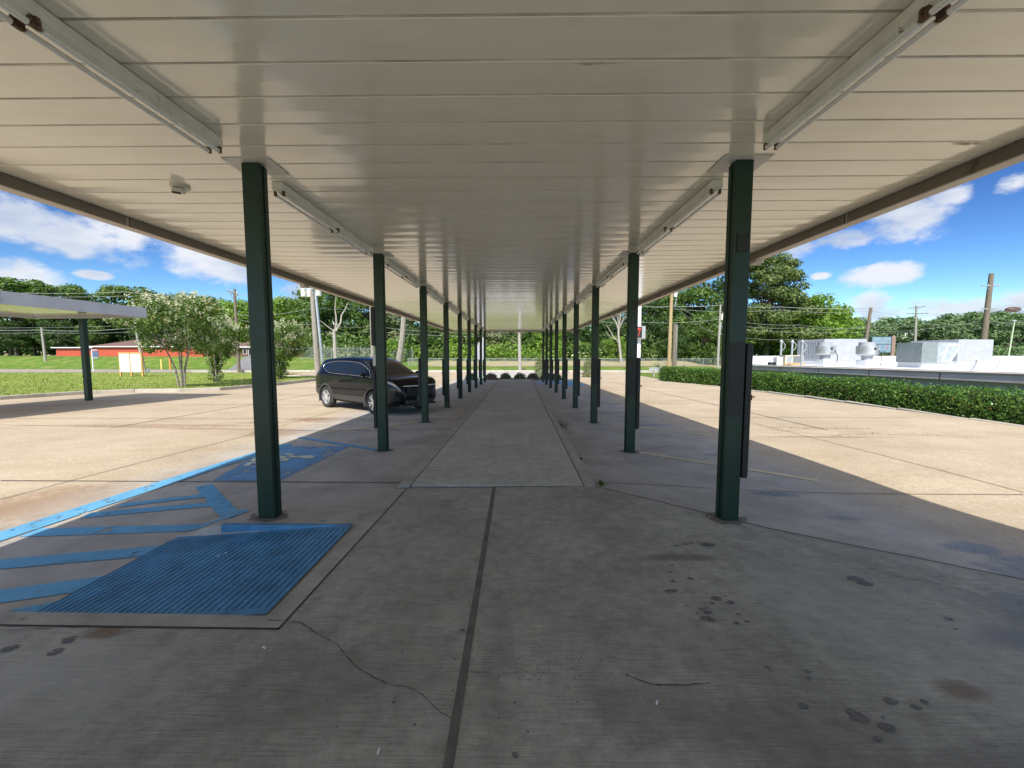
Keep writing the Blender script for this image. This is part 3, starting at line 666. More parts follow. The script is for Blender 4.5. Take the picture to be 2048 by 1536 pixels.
# ------------------------------------------------------------ parked car
def build_car():
    car = thing('parked_car', 'black mid-size suv parked nose-in under the canopy edge behind the left posts', 'car')
    PAINT = NT('black_car_paint'); PAINT.set(Base_Color=(.003, .004, .007), Roughness=.35, Coat_Weight=.55, Coat_Roughness=.02); PAINT.b.inputs['Specular IOR Level'].default_value = .15; PAINT = PAINT.m
    GL = NT('dark_tinted_glass'); GL.set(Base_Color=(.012, .018, .025), Roughness=.04); GL.b.inputs['Specular IOR Level'].default_value = .55; GL = GL.m
    PL = pm('grey_cladding', (.045, .045, .047), .55, var=.1, scale=10); CH = pm('chrome_trim', (.92, .92, .92), .35, metal=1, var=.03)
    TY = pm('tyre_rubber', (.035, .034, .033), .85, var=.2, scale=12); RIM = pm('alloy_rim', (.82, .83, .85), .3, metal=.7, var=.05)
    LEN = pm('headlamp_lens', (.35, .38, .42), .08, var=.1); RL = pm('tail_lamp_lens', (.30, .01, .01), .15, var=.1); AMB = DARK
    def tb(x, xs_, v): return float(np.interp(x, xs_, v))
    zx = [-2.36, -2.34, -2.26, -2.14, -1.98, -1.6, -1.2, -.6, 0, .35, .6, .85, 1.1, 1.32, 1.42, 1.6, 1.9, 2.12, 2.26, 2.34, 2.37]
    zz = [.80, 1.06, 1.30, 1.52, 1.63, 1.665, 1.685, 1.70, 1.685, 1.65, 1.575, 1.44, 1.29, 1.155, 1.12, 1.125, 1.11, 1.085, 1.03, .93, .64]
    bx = [-2.36, -2.3, -2.1, -1.5, 0, 1.2, 1.6, 2.0, 2.2, 2.3, 2.37]; bz = [.78, .98, 1.12, 1.16, 1.12, 1.09, 1.075, 1.04, 1.0, .89, .60]
    wx = [-2.36, -2.3, -2.15, -1.8, -1.3, 0, 1.2, 1.7, 2.0, 2.18, 2.3, 2.37]; wv = [.66, .80, .88, .925, .935, .93, .93, .92, .885, .82, .70, .52]
    def sec(x):
        w = tb(x, wx, wv); zb = tb(x, [-2.36, -2.0, -1, 1.7, 2.2, 2.37], [.42, .32, .24, .24, .27, .40]); bt = tb(x, bx, bz); zr = max(tb(x, zx, zz), bt+.012)
        hoodlike = x > 1.35
        wr = w*.82 if hoodlike else w*tb(zr-bt, [0, .15, .6], [.86, .80, .70])
        zlow = zb+.10
        pts = [(0, zb), (w*.80, zb), (w*.97, zlow), (w, min(.52, bt-.15)), (w*.995, min(.74, bt-.09)), (w*.985, bt-.03), (w*.945, bt+.005),
               (wr+.015 if not hoodlike else w*.88, zr-.07*tb(zr-bt, [0, .3], [.1, 1])), (wr*.90, zr-.012), (wr*.5, zr+.008), (0, zr+.014)]
        return pts
    N = 64; XS = [-2.36+4.73*i/(N-1) for i in range(N)]
    S = [sec(x) for x in XS]
    A_ = np.array(S)
    for _ in range(2): A_[1:-1] = A_[1:-1]*.5+A_[:-2]*.25+A_[2:]*.25
    def SP(x, v):          # surface point on the right side at station x and section parameter v
        fx = (x+2.36)/4.73*(N-1); i = max(0, min(N-2, int(fx))); t = fx-i; j = max(0, min(9, int(v))); u = v-j
        p = (A_[i]*(1-t)+A_[i+1]*t); q = p[j]*(1-u)+p[j+1]*u; return Vector((x, -q[0], q[1]))
    g = MB(); rows = []
    for i, x in enumerate(XS):
        h = [(x, -a, b) for a, b in A_[i]]; o = [(x, a, b) for a, b in A_[i][::-1]][1:-1]; rows.append(h+o)
    n = len(rows[0]); vs = [p for r in rows for p in r]; fs = [(i*n+k, (i+1)*n+k, (i+1)*n+(k+1) % n, i*n+(k+1) % n) for i in range(N-1) for k in range(n)]
    fs += [tuple(range(n)), tuple((N-1)*n+k for k in range(n))[::-1]]; g.add(vs, fs)
    body = g.build('body', PAINT, car, smooth=False, fix=True)
    WXp = (-1.38, 1.33)
    cut = MB()
    for w_ in WXp:
        for s in (-1, 1): cut.tube([(w_, s*.62, .36), (w_, s*1.2, .36)], .415, 32)
    co = cut.build('cutter', PAINT, fix=True)
    md = body.modifiers.new('b', 'BOOLEAN'); md.object = co; md.operation = 'DIFFERENCE'; md.solver = 'EXACT'
    dg = bpy.context.evaluated_depsgraph_get(); me = bpy.data.meshes.new_from_object(body.evaluated_get(dg)); body.modifiers.clear(); body.data = me
    bpy.data.objects.remove(co)
    me.polygons.foreach_set('use_smooth', [True]*len(me.polygons))
    try: me.set_sharp_from_angle(angle=R(38))
    except Exception: pass
    if not me.materials: me.materials.append(PAINT)
    for s in (-1, 1):
        def M(p, off=0, s=s): return Vector((p.x, (p.y-off)*(-s), p.z)) if s > 0 else Vector((p.x, p.y-off, p.z))
        # side glass
        for nm, xa, xb in (('front_window', .02, 1.17), ('rear_window', -.98, -.04), ('quarter_window', -1.72, -1.04)):
            g = MB(); rows = []
            for i in range(13):
                x = xa+(xb-xa)*i/12
                lo = 6.12; hi = 6.86
                if nm == 'front_window': hi = 6.86-.0*i
                if nm == 'quarter_window': lo = 6.12+.45*(1-i/12)**2; hi = 6.86-.22*(1-i/12)**2
                if nm == 'front_window' and x > .95: hi = lo+(.74)*(1-(x-.95)/.22*.96)
                rows.append([M(SP(x, lo+(hi-lo)*j/5), .008) for j in range(6)])
            g.grid(rows); g.build(nm, GL, car)
        g = MB(); top = []; bot = []
        for i in range(25):
            x = -1.74+2.93*i/24; lo = 6.06; hi = 6.90
            if x < -1.04: t = (-1.04-x)/.7; lo += .45*t*t; hi -= .2*t*t
            if x > .95: hi = lo+.84*(1-(x-.95)/.24)
            top.append(M(SP(x, max(hi, lo)), .012)); bot.append(M(SP(x, lo), .012))
        g.tube(top, .007, 6); g.tube(bot, .007, 6); g.tube([bot[0], top[0]], .008, 6); g.build('window_trim', CH, car, smooth=True)
        g = MB()
        for xx in (0.0, -1.0): g.tube([M(SP(xx, 6.1), .011), M(SP(xx, 6.88), .011)], .011, 6)
        for xx in (1.12, -.02, -1.05):
            g.tube([M(SP(xx+.02*(v-2), v), .0015) for v in (2.6, 3.5, 4.5, 5.2, 6)], .004, 5)
        g.build('door_seams', DARK, car)
        for xx in (-.22, -1.12):
            g = MB(); a = M(SP(xx, 5.0), .02); g.bar(a-Vector((.10, 0, 0)), a+Vector((.10, 0, 0)), .03, .03); g.build('door_handle', PAINT, car, bevel=.01)
        # cladding: sill and wheel arches
        g = MB(); rows = []
        for i in range(13):
            x = -.98+1.93*i/12; rows.append([M(SP(x, v), .012) for v in (1.7, 2.0, 2.4, 2.9)])
        g.grid(rows); g.build('sill_cladding', PL, car)
        for w_ in WXp:
            g = MB(); rows = []
            for k in range(25):
                a = R(-22+224*k/24); c, sn = math.cos(a), math.sin(a)
                ys = [-(max(.6, abs(SP(max(-2.3, min(2.3, w_+r*c)), 3.5).y)))-.014 for r in (.41, .485)]
                rows.append([Vector((w_+.405*c, (ys[0]+.10)*(-s if s > 0 else 1), .36+.405*sn)), Vector((w_+.405*c, (ys[0])*(-s if s > 0 else 1), .36+.405*sn)), Vector((w_+.475*c, ys[1]*(-s if s > 0 else 1), .36+.475*sn)), Vector((w_+.48*c, (ys[1]+.02)*(-s if s > 0 else 1), .36+.48*sn))])
            g.grid(rows); g.build('arch_cladding', PL, car, smooth=True)
            ry = s*.90
            w = thing('wheel', None, None, (0, 0, 0)); w.parent = car; w.location = (w_, s*.82, .36)
            g = MB(); prof = [(.235, -.10), (.30, -.115), (.345, -.10), (.36, -.06), (.36, .06), (.345, .10), (.30, .115), (.235, .10)]
            g.grid([[(r*math.cos(t), yv, r*math.sin(t)) for r, yv in prof] for t in [2*math.pi*k/40 for k in range(41)]]); g.build('tyre', TY, w, smooth=True)
            g = MB(); prof = [(.24, s*.10), (.228, s*.105), (.222, s*.06), (.215, -s*.08)]
            g.grid([[(r*math.cos(t), yv, r*math.sin(t)) for r, yv in prof] for t in [2*math.pi*k/40 for k in range(41)]])
            for k in range(10):
                a = 2*math.pi*k/10+(.10 if k % 2 else -.10); c, sn = math.cos(a), math.sin(a)
                g.bar((.04*c, s*.088, .04*sn), (.226*c, s*.098, .226*sn), .02, .034)
            g.tube([(0, s*.07, 0), (0, s*.10, 0)], .05, 16); g.build('rim', RIM, w)
            g = MB(); g.tube([(0, -s*.02, 0), (0, s*.02, 0)], .17, 20); g.build('brake_disc', DGREY, w)
        # mirror
        a = M(SP(1.02, 6.1), .0)
        g = MB(); g.ell((a.x+.02, a.y+s*.17, a.z+.055), (.07, .12, .075), 14, 8); g.bar((a.x, a.y, a.z+.0), (a.x+.01, a.y+s*.1, a.z+.03), .05, .04); mo = g.build('wing_mirror', PAINT, car, smooth=True, fix=True)
        g = MB(); g.bar((a.x+.075, a.y+s*.08, a.z+.02), (a.x+.06, a.y+s*.26, a.z+.02), .012, .018); g.build('mirror_trim', CH, mo)
        g = MB(); rows = []
        for i in range(9):
            x = 2.0+.30*i/8; rows.append([M(SP(x, v), .010) for v in (4.55+.25*(1-i/8), 4.8, 5.02)])
        g.grid(rows); g.build('headlight', LEN, car)
        g = MB(); rows = []
        for i in range(7):
            x = -2.34+.20*i/6; rows.append([M(SP(x, v), .010) for v in (4.6, 5.2, 6.0, 6.35)])
        g.grid(rows); g.build('tail_light', RL, car)
        g = MB(); rows = []
        for i in range(5):
            x = 2.14+.14*i/4; rows.append([M(SP(x, v), .009) for v in (2.4, 2.9, 3.3)])
        g.grid(rows); g.build('lower_grille', DARK, car)
    g = MB(); rows = []
    for i in range(9):
        x = .50+.82*i/8; row = []
        for sgn, vv in ((1, (7.3, 8, 9, 10)), (-1, (9, 8, 7.3))):
            for v in vv: p = SP(x, v); row.append((p.x+.006, p.y*sgn, p.z+.008))
        rows.append(row)
    g.grid(rows); g.build('windscreen', GL, car, smooth=True)
    g = MB()
    g.box((2.372, 0, .70), (.03, .98, .24)); g.build('grille', DARK, car, bevel=.02)
    g = MB(); g.bar((2.385, -.62, .875), (2.40, .0, .865), .012, .018); g.bar((2.40, 0, .865), (2.385, .62, .875), .012, .018); g.build('grille_bar', CH, car)
    g = MB()
    for i in range(5): g.box((2.39, 0, .61+.045*i), (.012, .94, .010))
    g.build('grille_slats', PL, car)
    g = MB(); g.box((2.40, 0, .755), (.012, .10, .085)); g.build('badge', CH, car, bevel=.02)
    g = MB(); g.box((2.36, 0, .40), (.06, 1.05, .10)); g.box((2.30, 0, .30), (.12, 1.3, .06)); g.build('bumper_cladding', PL, car, bevel=.02)
    g = MB(); g.box((2.40, 0, .50), (.012, .30, .15)); g.build('number_plate', pm('plate_green', (.05, .09, .08), .5), car)
    g = MB(); g.box((-1.75, 0, 1.635), (.16, .05, .06)); g.build('roof_aerial', PAINT, car, bevel=.02)
    return car
car = build_car()
h = math.atan2(-1.58, 2.18); wr = Vector((-6.47, 13.15, 0))
hd = Vector((math.cos(h), math.sin(h), 0)); lf = Vector((-hd.y, hd.x, 0))
cc = wr+hd*1.38+lf*.90
zc0 = lot_z(-6.4, 13.2); zc1 = lot_z(-4.3, 11.6)
car.location = (cc.x, cc.y, (zc0+zc1)/2-.005); car.rotation_euler = (0, 0, h)
# ------------------------------------------------------------ vegetation
LEAF = {'mid': leaf_mat('leaf_mid', (.06, .12, .022), (.15, .23, .05)), 'dark': leaf_mat('leaf_dark', (.032, .075, .022), (.10, .165, .045)), 'bright': leaf_mat('leaf_bright', (.13, .24, .03), (.26, .38, .065), .3),
        'pine': leaf_mat('pine_needles', (.07, .12, .03), (.17, .21, .06), .15), 'olive': leaf_mat('leaf_olive', (.11, .14, .05), (.25, .28, .12), .2), 'far': leaf_mat('leaf_far', (.10, .17, .075), (.20, .29, .13), .2)}  # 'far': distance haze put into paler, bluer leaves
def blobs_leaves(bl, nper, ls, rg, flat=1.0, up=.35):
    C_, N_, S_ = [], [], []
    for (cx, cy, cz, r) in bl:
        n = int(nper*(r**2)); 
        if n < 4: n = 4
        d = rg.normal(size=(n, 3)); d /= np.linalg.norm(d, axis=1)[:, None]; rad = r*rg.uniform(.55, 1.05, n)[:, None]
        p = d*rad*[1, 1, flat]; C_.append(p+[cx, cy, cz]); N_.append(d+rg.normal(size=(n, 3))*.55+[0, 0, up]); S_.append(rg.uniform(ls*.6, ls*1.25, n))
    return np.concatenate(C_), np.concatenate(N_), np.concatenate(S_)
def tree(h, cr, kind, seed, dens=15, ls=.36, trunk_h=.3, nb=46, trunk_m=None, pine=False, loc=(0, 0, 0)):
    rg = np.random.default_rng(seed); rd = random.Random(seed)
    t = thing({'pine': 'pine_tree'}.get(kind, 'tree'), 'x', 'tree', loc)
    g = MB(); th = h*trunk_h; tr = .024*h
    top = Vector((rd.uniform(-.5, .5), rd.uniform(-.5, .5), h*.82))
    pts = [Vector((0, 0, -.5)), Vector((0, 0, th*.5)), Vector((top.x*.3, top.y*.3, th)), Vector((top.x*.6, top.y*.6, h*.55)), top]
    g.tube(pts, [tr*1.3, tr, tr*.85, tr*.55, tr*.15], 8)
    bl = []
    for i in range(nb):
        if pine:
            z = th+(h-th)*((i+.5)/nb); rr = cr*(1-.55*((z-th)/(h-th))**1.4)*rd.uniform(.35, 1.05); a = rd.uniform(0, 6.28)
            br = cr*rd.uniform(.17, .30); c = (math.cos(a)*rr, math.sin(a)*rr, z, br)
        else:
            u = rd.random(); z = th*.85+(h-th*.85)*u; f = math.sqrt(max(.04, 1-((u-.42)/.62)**2)); rr = cr*f*rd.uniform(.25, .92)**.7; a = rd.uniform(0, 6.28)
            br = cr*rd.uniform(.20, .36); z = min(z, h-br*.8); c = (math.cos(a)*rr, math.sin(a)*rr, z, br)
        bl.append(c)
        if i % 3 == 0:
            zb = th+(h*.5-th)*rd.random()
            g.tube([(0, 0, zb), (c[0]*.5, c[1]*.5, (zb+c[2])/2+.2), (c[0]*.95, c[1]*.95, c[2])], [tr*.4, tr*.22, tr*.08], 5)
    g.build('trunk', trunk_m or BARK, t, smooth=True)
    c, n, s = blobs_leaves(bl, dens*max(.4, 1), ls, rg, .5 if pine else .8)
    quads('crown', c, n, s, LEAF[kind], t, rngl=rg)
    return t
GRP = 'trees beyond the fence'
proto = {}
def P_(key, *a, **k):
    proto[key] = tree(*a, **k); return key
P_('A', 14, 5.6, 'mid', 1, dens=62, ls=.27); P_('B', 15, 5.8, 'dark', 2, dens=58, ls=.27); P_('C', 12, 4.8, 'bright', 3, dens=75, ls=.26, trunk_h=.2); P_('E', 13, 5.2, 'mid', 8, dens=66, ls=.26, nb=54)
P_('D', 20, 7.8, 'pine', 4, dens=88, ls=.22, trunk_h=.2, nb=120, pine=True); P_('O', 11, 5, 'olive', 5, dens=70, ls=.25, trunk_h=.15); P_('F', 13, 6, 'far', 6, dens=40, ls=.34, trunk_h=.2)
used = set()
HT = {'A': 14, 'B': 15, 'C': 12, 'D': 20, 'O': 11, 'F': 13, 'E': 13}
def put(key, px, toprow, y, label, wid=1.0, rot=None):
    x = (px-1033)/780*y; x = at_y(px, 700, y).x; zt = at_y(px, toprow, y).z; zb = ter_z(x, y)-.2
    s = (zt-zb)/HT[key]
    o = proto[key] if key not in used else copy_tree(proto[key]); used.add(key)
    o.location = (x, y, zb); o.scale = (s*wid, s*wid, s); o.rotation_euler = (0, 0, random.uniform(0, 6.28) if rot is None else rot)
    tag(o, label, 'tree', GRP); return o
TR = [('A', -60, 548, 84, 'big oak cut by the left edge of the photo'), ('E', 35, 556, 80, 'rounded green oak above the left end of the smaller canopy'), ('A', 125, 566, 82, 'spreading oak above the post of the smaller canopy'),
      ('B', 205, 598, 88, 'dark tree behind the tip of the smaller canopy'), ('E', 262, 573, 92, 'tall thin-topped tree left of the largest white-flowering tree'), ('B', 20, 640, 76, 'dark low tree left of the small grey pole'),
      ('B', 120, 640, 78, 'dark low tree right of the small grey pole'), ('B', 70, 622, 84, 'dark tree straight behind the small grey pole'), ('B', 335, 585, 92, 'dark tree showing over the largest white-flowering tree'), ('A', 400, 588, 94, 'tree over the middle white-flowering tree'), ('C', 452, 600, 88, 'bright green tree behind the crossarm pole'), ('E', 180, 650, 80, 'low tree over the left end of the red building'),
      ('C', 515, 600, 86, 'bright tree hidden partly by the nearest left post'), ('C', 572, 594, 84, 'bright yellow-green tree right of the nearest left post'), ('B', 610, 606, 88, 'shaded tree behind the twin poles'), ('A', 655, 568, 80, 'tall leafy tree right of the twin poles'),
      ('B', 705, 580, 82, 'dark tree behind the bleached dead tree'), ('E', 748, 590, 80, 'tree behind the white concrete pole'), ('O', 795, 612, 78, 'olive tree around the leaning pine trunk'), ('B', 838, 625, 76, 'dark tree behind the third left post'), ('A', 880, 630, 78, 'tree between the third and fourth left posts'),
      ('C', 925, 638, 72, 'bright tree beside the white banner post'), ('O', 968, 642, 72, 'olive tree behind the white banner post'), ('O', 1005, 638, 74, 'olive tree left of the centre pole'), ('B', 1042, 634, 78, 'dark tree behind the centre pole'), ('E', 1068, 645, 72, 'green tree right of the centre pole'),
      ('C', 1098, 650, 70, 'bright tree between the farthest right posts'), ('B', 1140, 628, 76, 'dark tree behind the middle right posts'), ('B', 1180, 600, 78, 'dark tree behind the third right post'), ('E', 1240, 598, 84, 'tall tree behind the cluster of bare grey branches'), ('C', 1232, 672, 66, 'ivy-covered tree under the dead branches'),
      ('B', 1290, 598, 78, 'dark tree right of the white square pole'), ('A', 1325, 582, 82, 'tree behind the yellow timber pole'), ('E', 1375, 576, 80, 'tall tree right of the yellow timber pole'), ('B', 1420, 556, 86, 'tall dark tree left of the nearest right post'), ('A', 1410, 630, 72, 'lower tree behind the transformer pole'), ('B', 1350, 650, 70, 'low dark tree behind the brown stub pole'),
      ('D', 1532, 512, 78, 'tallest pine right of the nearest right post'), ('B', 1500, 610, 80, 'dark tree below the tallest pine'), ('B', 1560, 636, 82, 'dark tree behind the roof vent pipes'), ('C', 1612, 590, 76, 'bright tree right of the tallest pine'), ('C', 1655, 612, 80, 'bright tree above the left rooftop unit'), ('E', 1590, 650, 84, 'tree behind the roof condenser'),
      ('F', 1700, 636, 98, 'small tree behind the h-frame pole'), ('F', 1742, 648, 112, 'far tree behind the lettered sign'), ('F', 1790, 634, 118, 'far tree left of the double crossarm pole'), ('F', 1838, 640, 104, 'far tree behind the double crossarm pole'), ('F', 1880, 640, 100, 'far tree above the grey hooded unit'), ('F', 1925, 626, 108, 'far tree left of the tall brown pole'),
      ('F', 1975, 622, 112, 'far tree behind the tall brown pole'), ('F', 2020, 628, 98, 'far tree behind the thin lamp post'), ('F', 2075, 632, 102, 'far tree at the right edge of the photo')]
for k in TR: put(k[0], k[1], k[2], k[3], k[4], wid=1.15 if k[0] == 'F' else (1.0 if k[0] == 'D' else 1.1))
# woodland floor growth: vines and brush that read as one mass
def mass(name, px0, px1, y0, y1, h0, h1, n, ls, m, lab):
    c = []
    for _ in range(n):
        px = random.uniform(px0, px1); y = random.uniform(y0, y1); x = (px-1033)/780*y
        hh = h0+(h1-h0)*(.5+.5*math.sin(x*.45+y)*math.sin(x*.17+1)); c.append((x, y, ter_z(x, y)+hh*random.random()**.7))
    c = np.array(c); nn = rng.normal(size=c.shape)*.7+[0, -.6, .5]
    o = quads(name, c, nn, rng.uniform(ls*.6, ls*1.3, n), m); tag(o, lab, 'undergrowth', kind='stuff')
mass('undergrowth', -250, 620, 87, 93, 1.0, 6.5, 15000, .34, LEAF['dark'], 'dark brush and saplings along the foot of the left woods')
mass('undergrowth', -500, 1560, 104, 113, 5, 10, 15000, .62, LEAF['dark'], 'deep shaded woods seen between the tree trunks')
mass('undergrowth', 600, 1500, 70, 76, 1.5, 5, 13000, .28, LEAF['mid'], 'brush and vines along the foot of the woods behind the fence')
mass('undergrowth', 760, 850, 64, 67, 1.5, 4, 2200, .22, LEAF['bright'], 'bright green vine bank beside the leaning pine trunk')
mass('undergrowth', 900, 1130, 65, 69, .8, 3.6, 4200, .22, LEAF['bright'], 'bright vines filling the far end of the walkway view')
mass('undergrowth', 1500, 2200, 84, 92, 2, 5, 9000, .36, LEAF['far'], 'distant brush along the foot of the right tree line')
# crepe myrtles
BLOS = leaf_mat('cream_blossom', (.50, .50, .34), (.72, .70, .55), .2)
def myrtle(seed, h, cr, label, loc, low=.3, nst=5, dense=1.0, lowbush=0, dens=640):
    rg = np.random.default_rng(seed); rd = random.Random(seed)
    t = thing('flowering_tree', label, 'tree', loc, group='white-flowering trees on the lawn')
    g = MB(); bl = []
    for i in range(nst):
        a = 6.28*i/nst+rd.uniform(-.4, .4); r0 = .12; top = Vector((math.cos(a)*cr*.45, math.sin(a)*cr*.45, h*.62))
        p = [Vector((math.cos(a)*r0, math.sin(a)*r0, -.15)), Vector((math.cos(a)*(r0+.12), math.sin(a)*(r0+.1), h*.2)), Vector((math.cos(a)*cr*.22, math.sin(a)*cr*.22, h*.42)), top]
        g.tube(p, [.06, .045, .032, .012], 7)
        for _ in range(4):
            q = Vector((rd.uniform(-1, 1)*cr*.8, rd.uniform(-1, 1)*cr*.8, h*rd.uniform(.5, .85))); g.tube([p[2], p[2].lerp(q, .55)+Vector((0, 0, .12)), q], [.022, .014, .006], 5)
    g.build('trunk', BARKL, t, smooth=True)
    for i in range(64):
        u = rd.random(); z = h*(low+(1-low)*u); f = math.sqrt(max(.08, 1-((u-.45)/.62)**2)); a = rd.uniform(0, 6.28); rr = cr*f*rd.uniform(.3, .92)
        br = cr*rd.uniform(.14, .25); bl.append((math.cos(a)*rr, math.sin(a)*rr, min(z, h-br), br))
    for i in range(lowbush):
        z = h*rd.uniform(.05, low+.1); a = rd.uniform(0, 6.28); rr = cr*rd.uniform(.0, .30)*(.35+z/h*1.6); bl.append((math.cos(a)*rr, math.sin(a)*rr, z, cr*rd.uniform(.10, .16)))
    c, n, s = blobs_leaves(bl, dens*dense, .07, rg, .85); quads('crown', c, n, s, LEAFM, t, rngl=rg)
    C_, N_, S_ = [], [], []
    for b in bl[:64]:
        if rd.random() < .9:
            for _ in range(6 if b[2] > h*.6 else 2):
                d = Vector((rd.gauss(0, 1), rd.gauss(-.3, 1), abs(rd.gauss(.5, .8)))).normalized(); q = Vector(b[:3])+d*b[3]*1.12
                m = 16; pp = rg.normal(size=(m, 3))*[.045, .045, .085]+np.array(q)+[0, 0, .04]; C_.append(pp); N_.append(rg.normal(size=(m, 3))); S_.append(rg.uniform(.022, .05, m))
    quads('blossoms', np.concatenate(C_), np.concatenate(N_), np.concatenate(S_), BLOS, t, asp=.8, rngl=rg)
LEAFM = leaf_mat('myrtle_leaf', (.06, .125, .022), (.17, .26, .05), .22, (.30, .24, .08), .95)
def lz(y): return zl-.012*(y-16)
def mloc(px, row):
    z = -.2
    for _ in range(6): p = at_z(px, row, z); z = lz(p.y)
    return (p.x, p.y, z)
m1 = mloc(364, 774); m2 = mloc(434, 764); m3 = mloc(562, 757)
myrtle(11, 5.0, 2.6, 'largest white-flowering tree, bare stems below its crown', m1, low=.42, nst=5)
myrtle(12, 4.4, 2.0, 'middle white-flowering tree with leafy shoots round its stems', m2, low=.36, lowbush=26)
myrtle(13, 4.6, 2.4, 'white-flowering tree bushy to the ground, right of the nearest left post', m3, low=.38, lowbush=44)
# hedge
HED = leaf_mat('hedge_leaf', (.045, .115, .02), (.15, .27, .045), .2, (.40, .13, .05), .993, rough=.35)
def hedge():
    h = thing('hedge', 'long clipped green hedge along the right kerb with a few orange leaves', 'hedge')
    core = MB(); N = 46000; c = np.zeros((N, 3)); nn = np.zeros((N, 3)); s = np.zeros(N)
    yA, yB = 3.0, 31.5
    yy_ = yA+(yB-yA)*rng.random(N)**1.35
    for i in range(N):
        y = yy_[i]; x0 = kx(y)+.38; wid = 1.25; ztop = .50+.0*y+.003*(y-8)+.05*math.sin(y*1.3)+.03*math.sin(y*4.1); zb = -.16-.0128*max(0, y-5)
        t = random.random(); bulge = .06*math.sin(y*2.1)+.05*math.sin(y*5.3+1)
        if t < .56:
            z = zb+(ztop-zb)*random.random(); rd = random.gauss(0, .075)+bulge*(.4+.6*math.sin(z*5+y)); c[i] = (x0+rd+(.10*max(0, (z-ztop+.18)/.18))**1, y, z); nn[i] = (-1, 0, .25)
        elif t < .93:
            c[i] = (x0+wid*random.random(), y, ztop+random.gauss(0, .05)); nn[i] = (0, 0, 1)
        else:
            yE = yB+random.gauss(0, .05); c[i] = (x0+wid*random.random(), yE, zb+(ztop-zb)*random.random()); nn[i] = (0, 1, .2)
        s[i] = random.uniform(.022, .04)*(1+.03*max(0, y-8))
    nn += rng.normal(size=nn.shape)*.6
    quads('foliage', c, nn, s, HED, h)
    g = MB(); rows = []
    for y in axis([(yA, yB-.1, .5)]):
        x0 = kx(y)+.46; zt_ = .42+.003*(y-8); zb = -.3-.0128*max(0, y-5); rows.append([(x0+.04, y, zb), (x0, y, zt_-.12), (x0+.1, y, zt_), (x0+1.0, y, zt_), (x0+1.1, y, zb)])
    g.grid(rows); g.add([rows[-1][i] for i in range(5)], [(0, 1, 2, 3, 4)]); g.build('inner_branches', pm('hedge_inner', (.02, .035, .012), .95, var=.4, scale=9, bump=.8), h)
hedge()
# low shrubs at the far end of the walkway
def shrub(name, px, row, y, w, hgt, label, m, ls=.035, n=2600, grp=None):
    x = at_y(px, 750, y).x; z = lot_z(x, y); b = thing(name, label, 'shrub', (x, y, z), group=grp)
    rg = np.random.default_rng(int(px)); d = rg.normal(size=(n, 3)); d[:, 2] = np.abs(d[:, 2]); d /= np.linalg.norm(d, axis=1)[:, None]
    lump = 1+.12*np.sin(d[:, 0]*7+px)*np.cos(d[:, 1]*6); c = d*rg.uniform(.7, 1.02, n)[:, None]*lump[:, None]*[w/2, w/2, hgt]
    quads('foliage', c, d+rg.normal(size=(n, 3))*.6, rg.uniform(ls*.7, ls*1.3, n), m, b, rngl=rg)
    g = MB()
    for k in range(7): a = k*.9; g.tube([(0, 0, -.05), (math.cos(a)*w*.3, math.sin(a)*w*.3, hgt*.7)], [.015, .006], 5)
    g.build('stems', BARK, b)
SD = leaf_mat('shrub_dark', (.035, .08, .02), (.11, .17, .05)); SP_ = leaf_mat('shrub_purple', (.07, .05, .055), (.16, .13, .11))
G2 = 'low clipped shrubs across the end of the walkway'
for px, lab, m, w in [(943, 'grey-green shrub left of the banner post', SD, 1.1), (982, 'dark reddish shrub just right of the banner post', SP_, 1.1), (1011, 'round green shrub left of centre at the walkway end', SD, 1.0), (1040, 'round green shrub right of centre at the walkway end', SD, 1.1), (1066, 'dark reddish shrub at the right of the walkway end', SP_, 1.1), (1092, 'dark shrub behind the farthest right post', SD, 1.0), (1112, 'low dark shrub behind the seventh right post', SD, 1.0)]:
    shrub('shrub', px, 759, 32.0, w, .58, lab, m, grp=G2)
shrub('shrub', 1081, 759, 35, 1.25, 2.1, 'tall pale shrub rising behind the farthest right posts', LEAF['olive'], .045, 2600); shrub('shrub', 1176, 755, 37, 1.2, 2.0, 'tall shrub between the fourth and third right posts', LEAF['olive'], .045, 2200)
g = MB(); g.box((.2, 32.0, -.44), (6.0, 1.5, .22)); struct('planting_bed', g, pm('bed_soil', (.16, .12, .09), .95, var=.3, scale=8), bevel=.02)
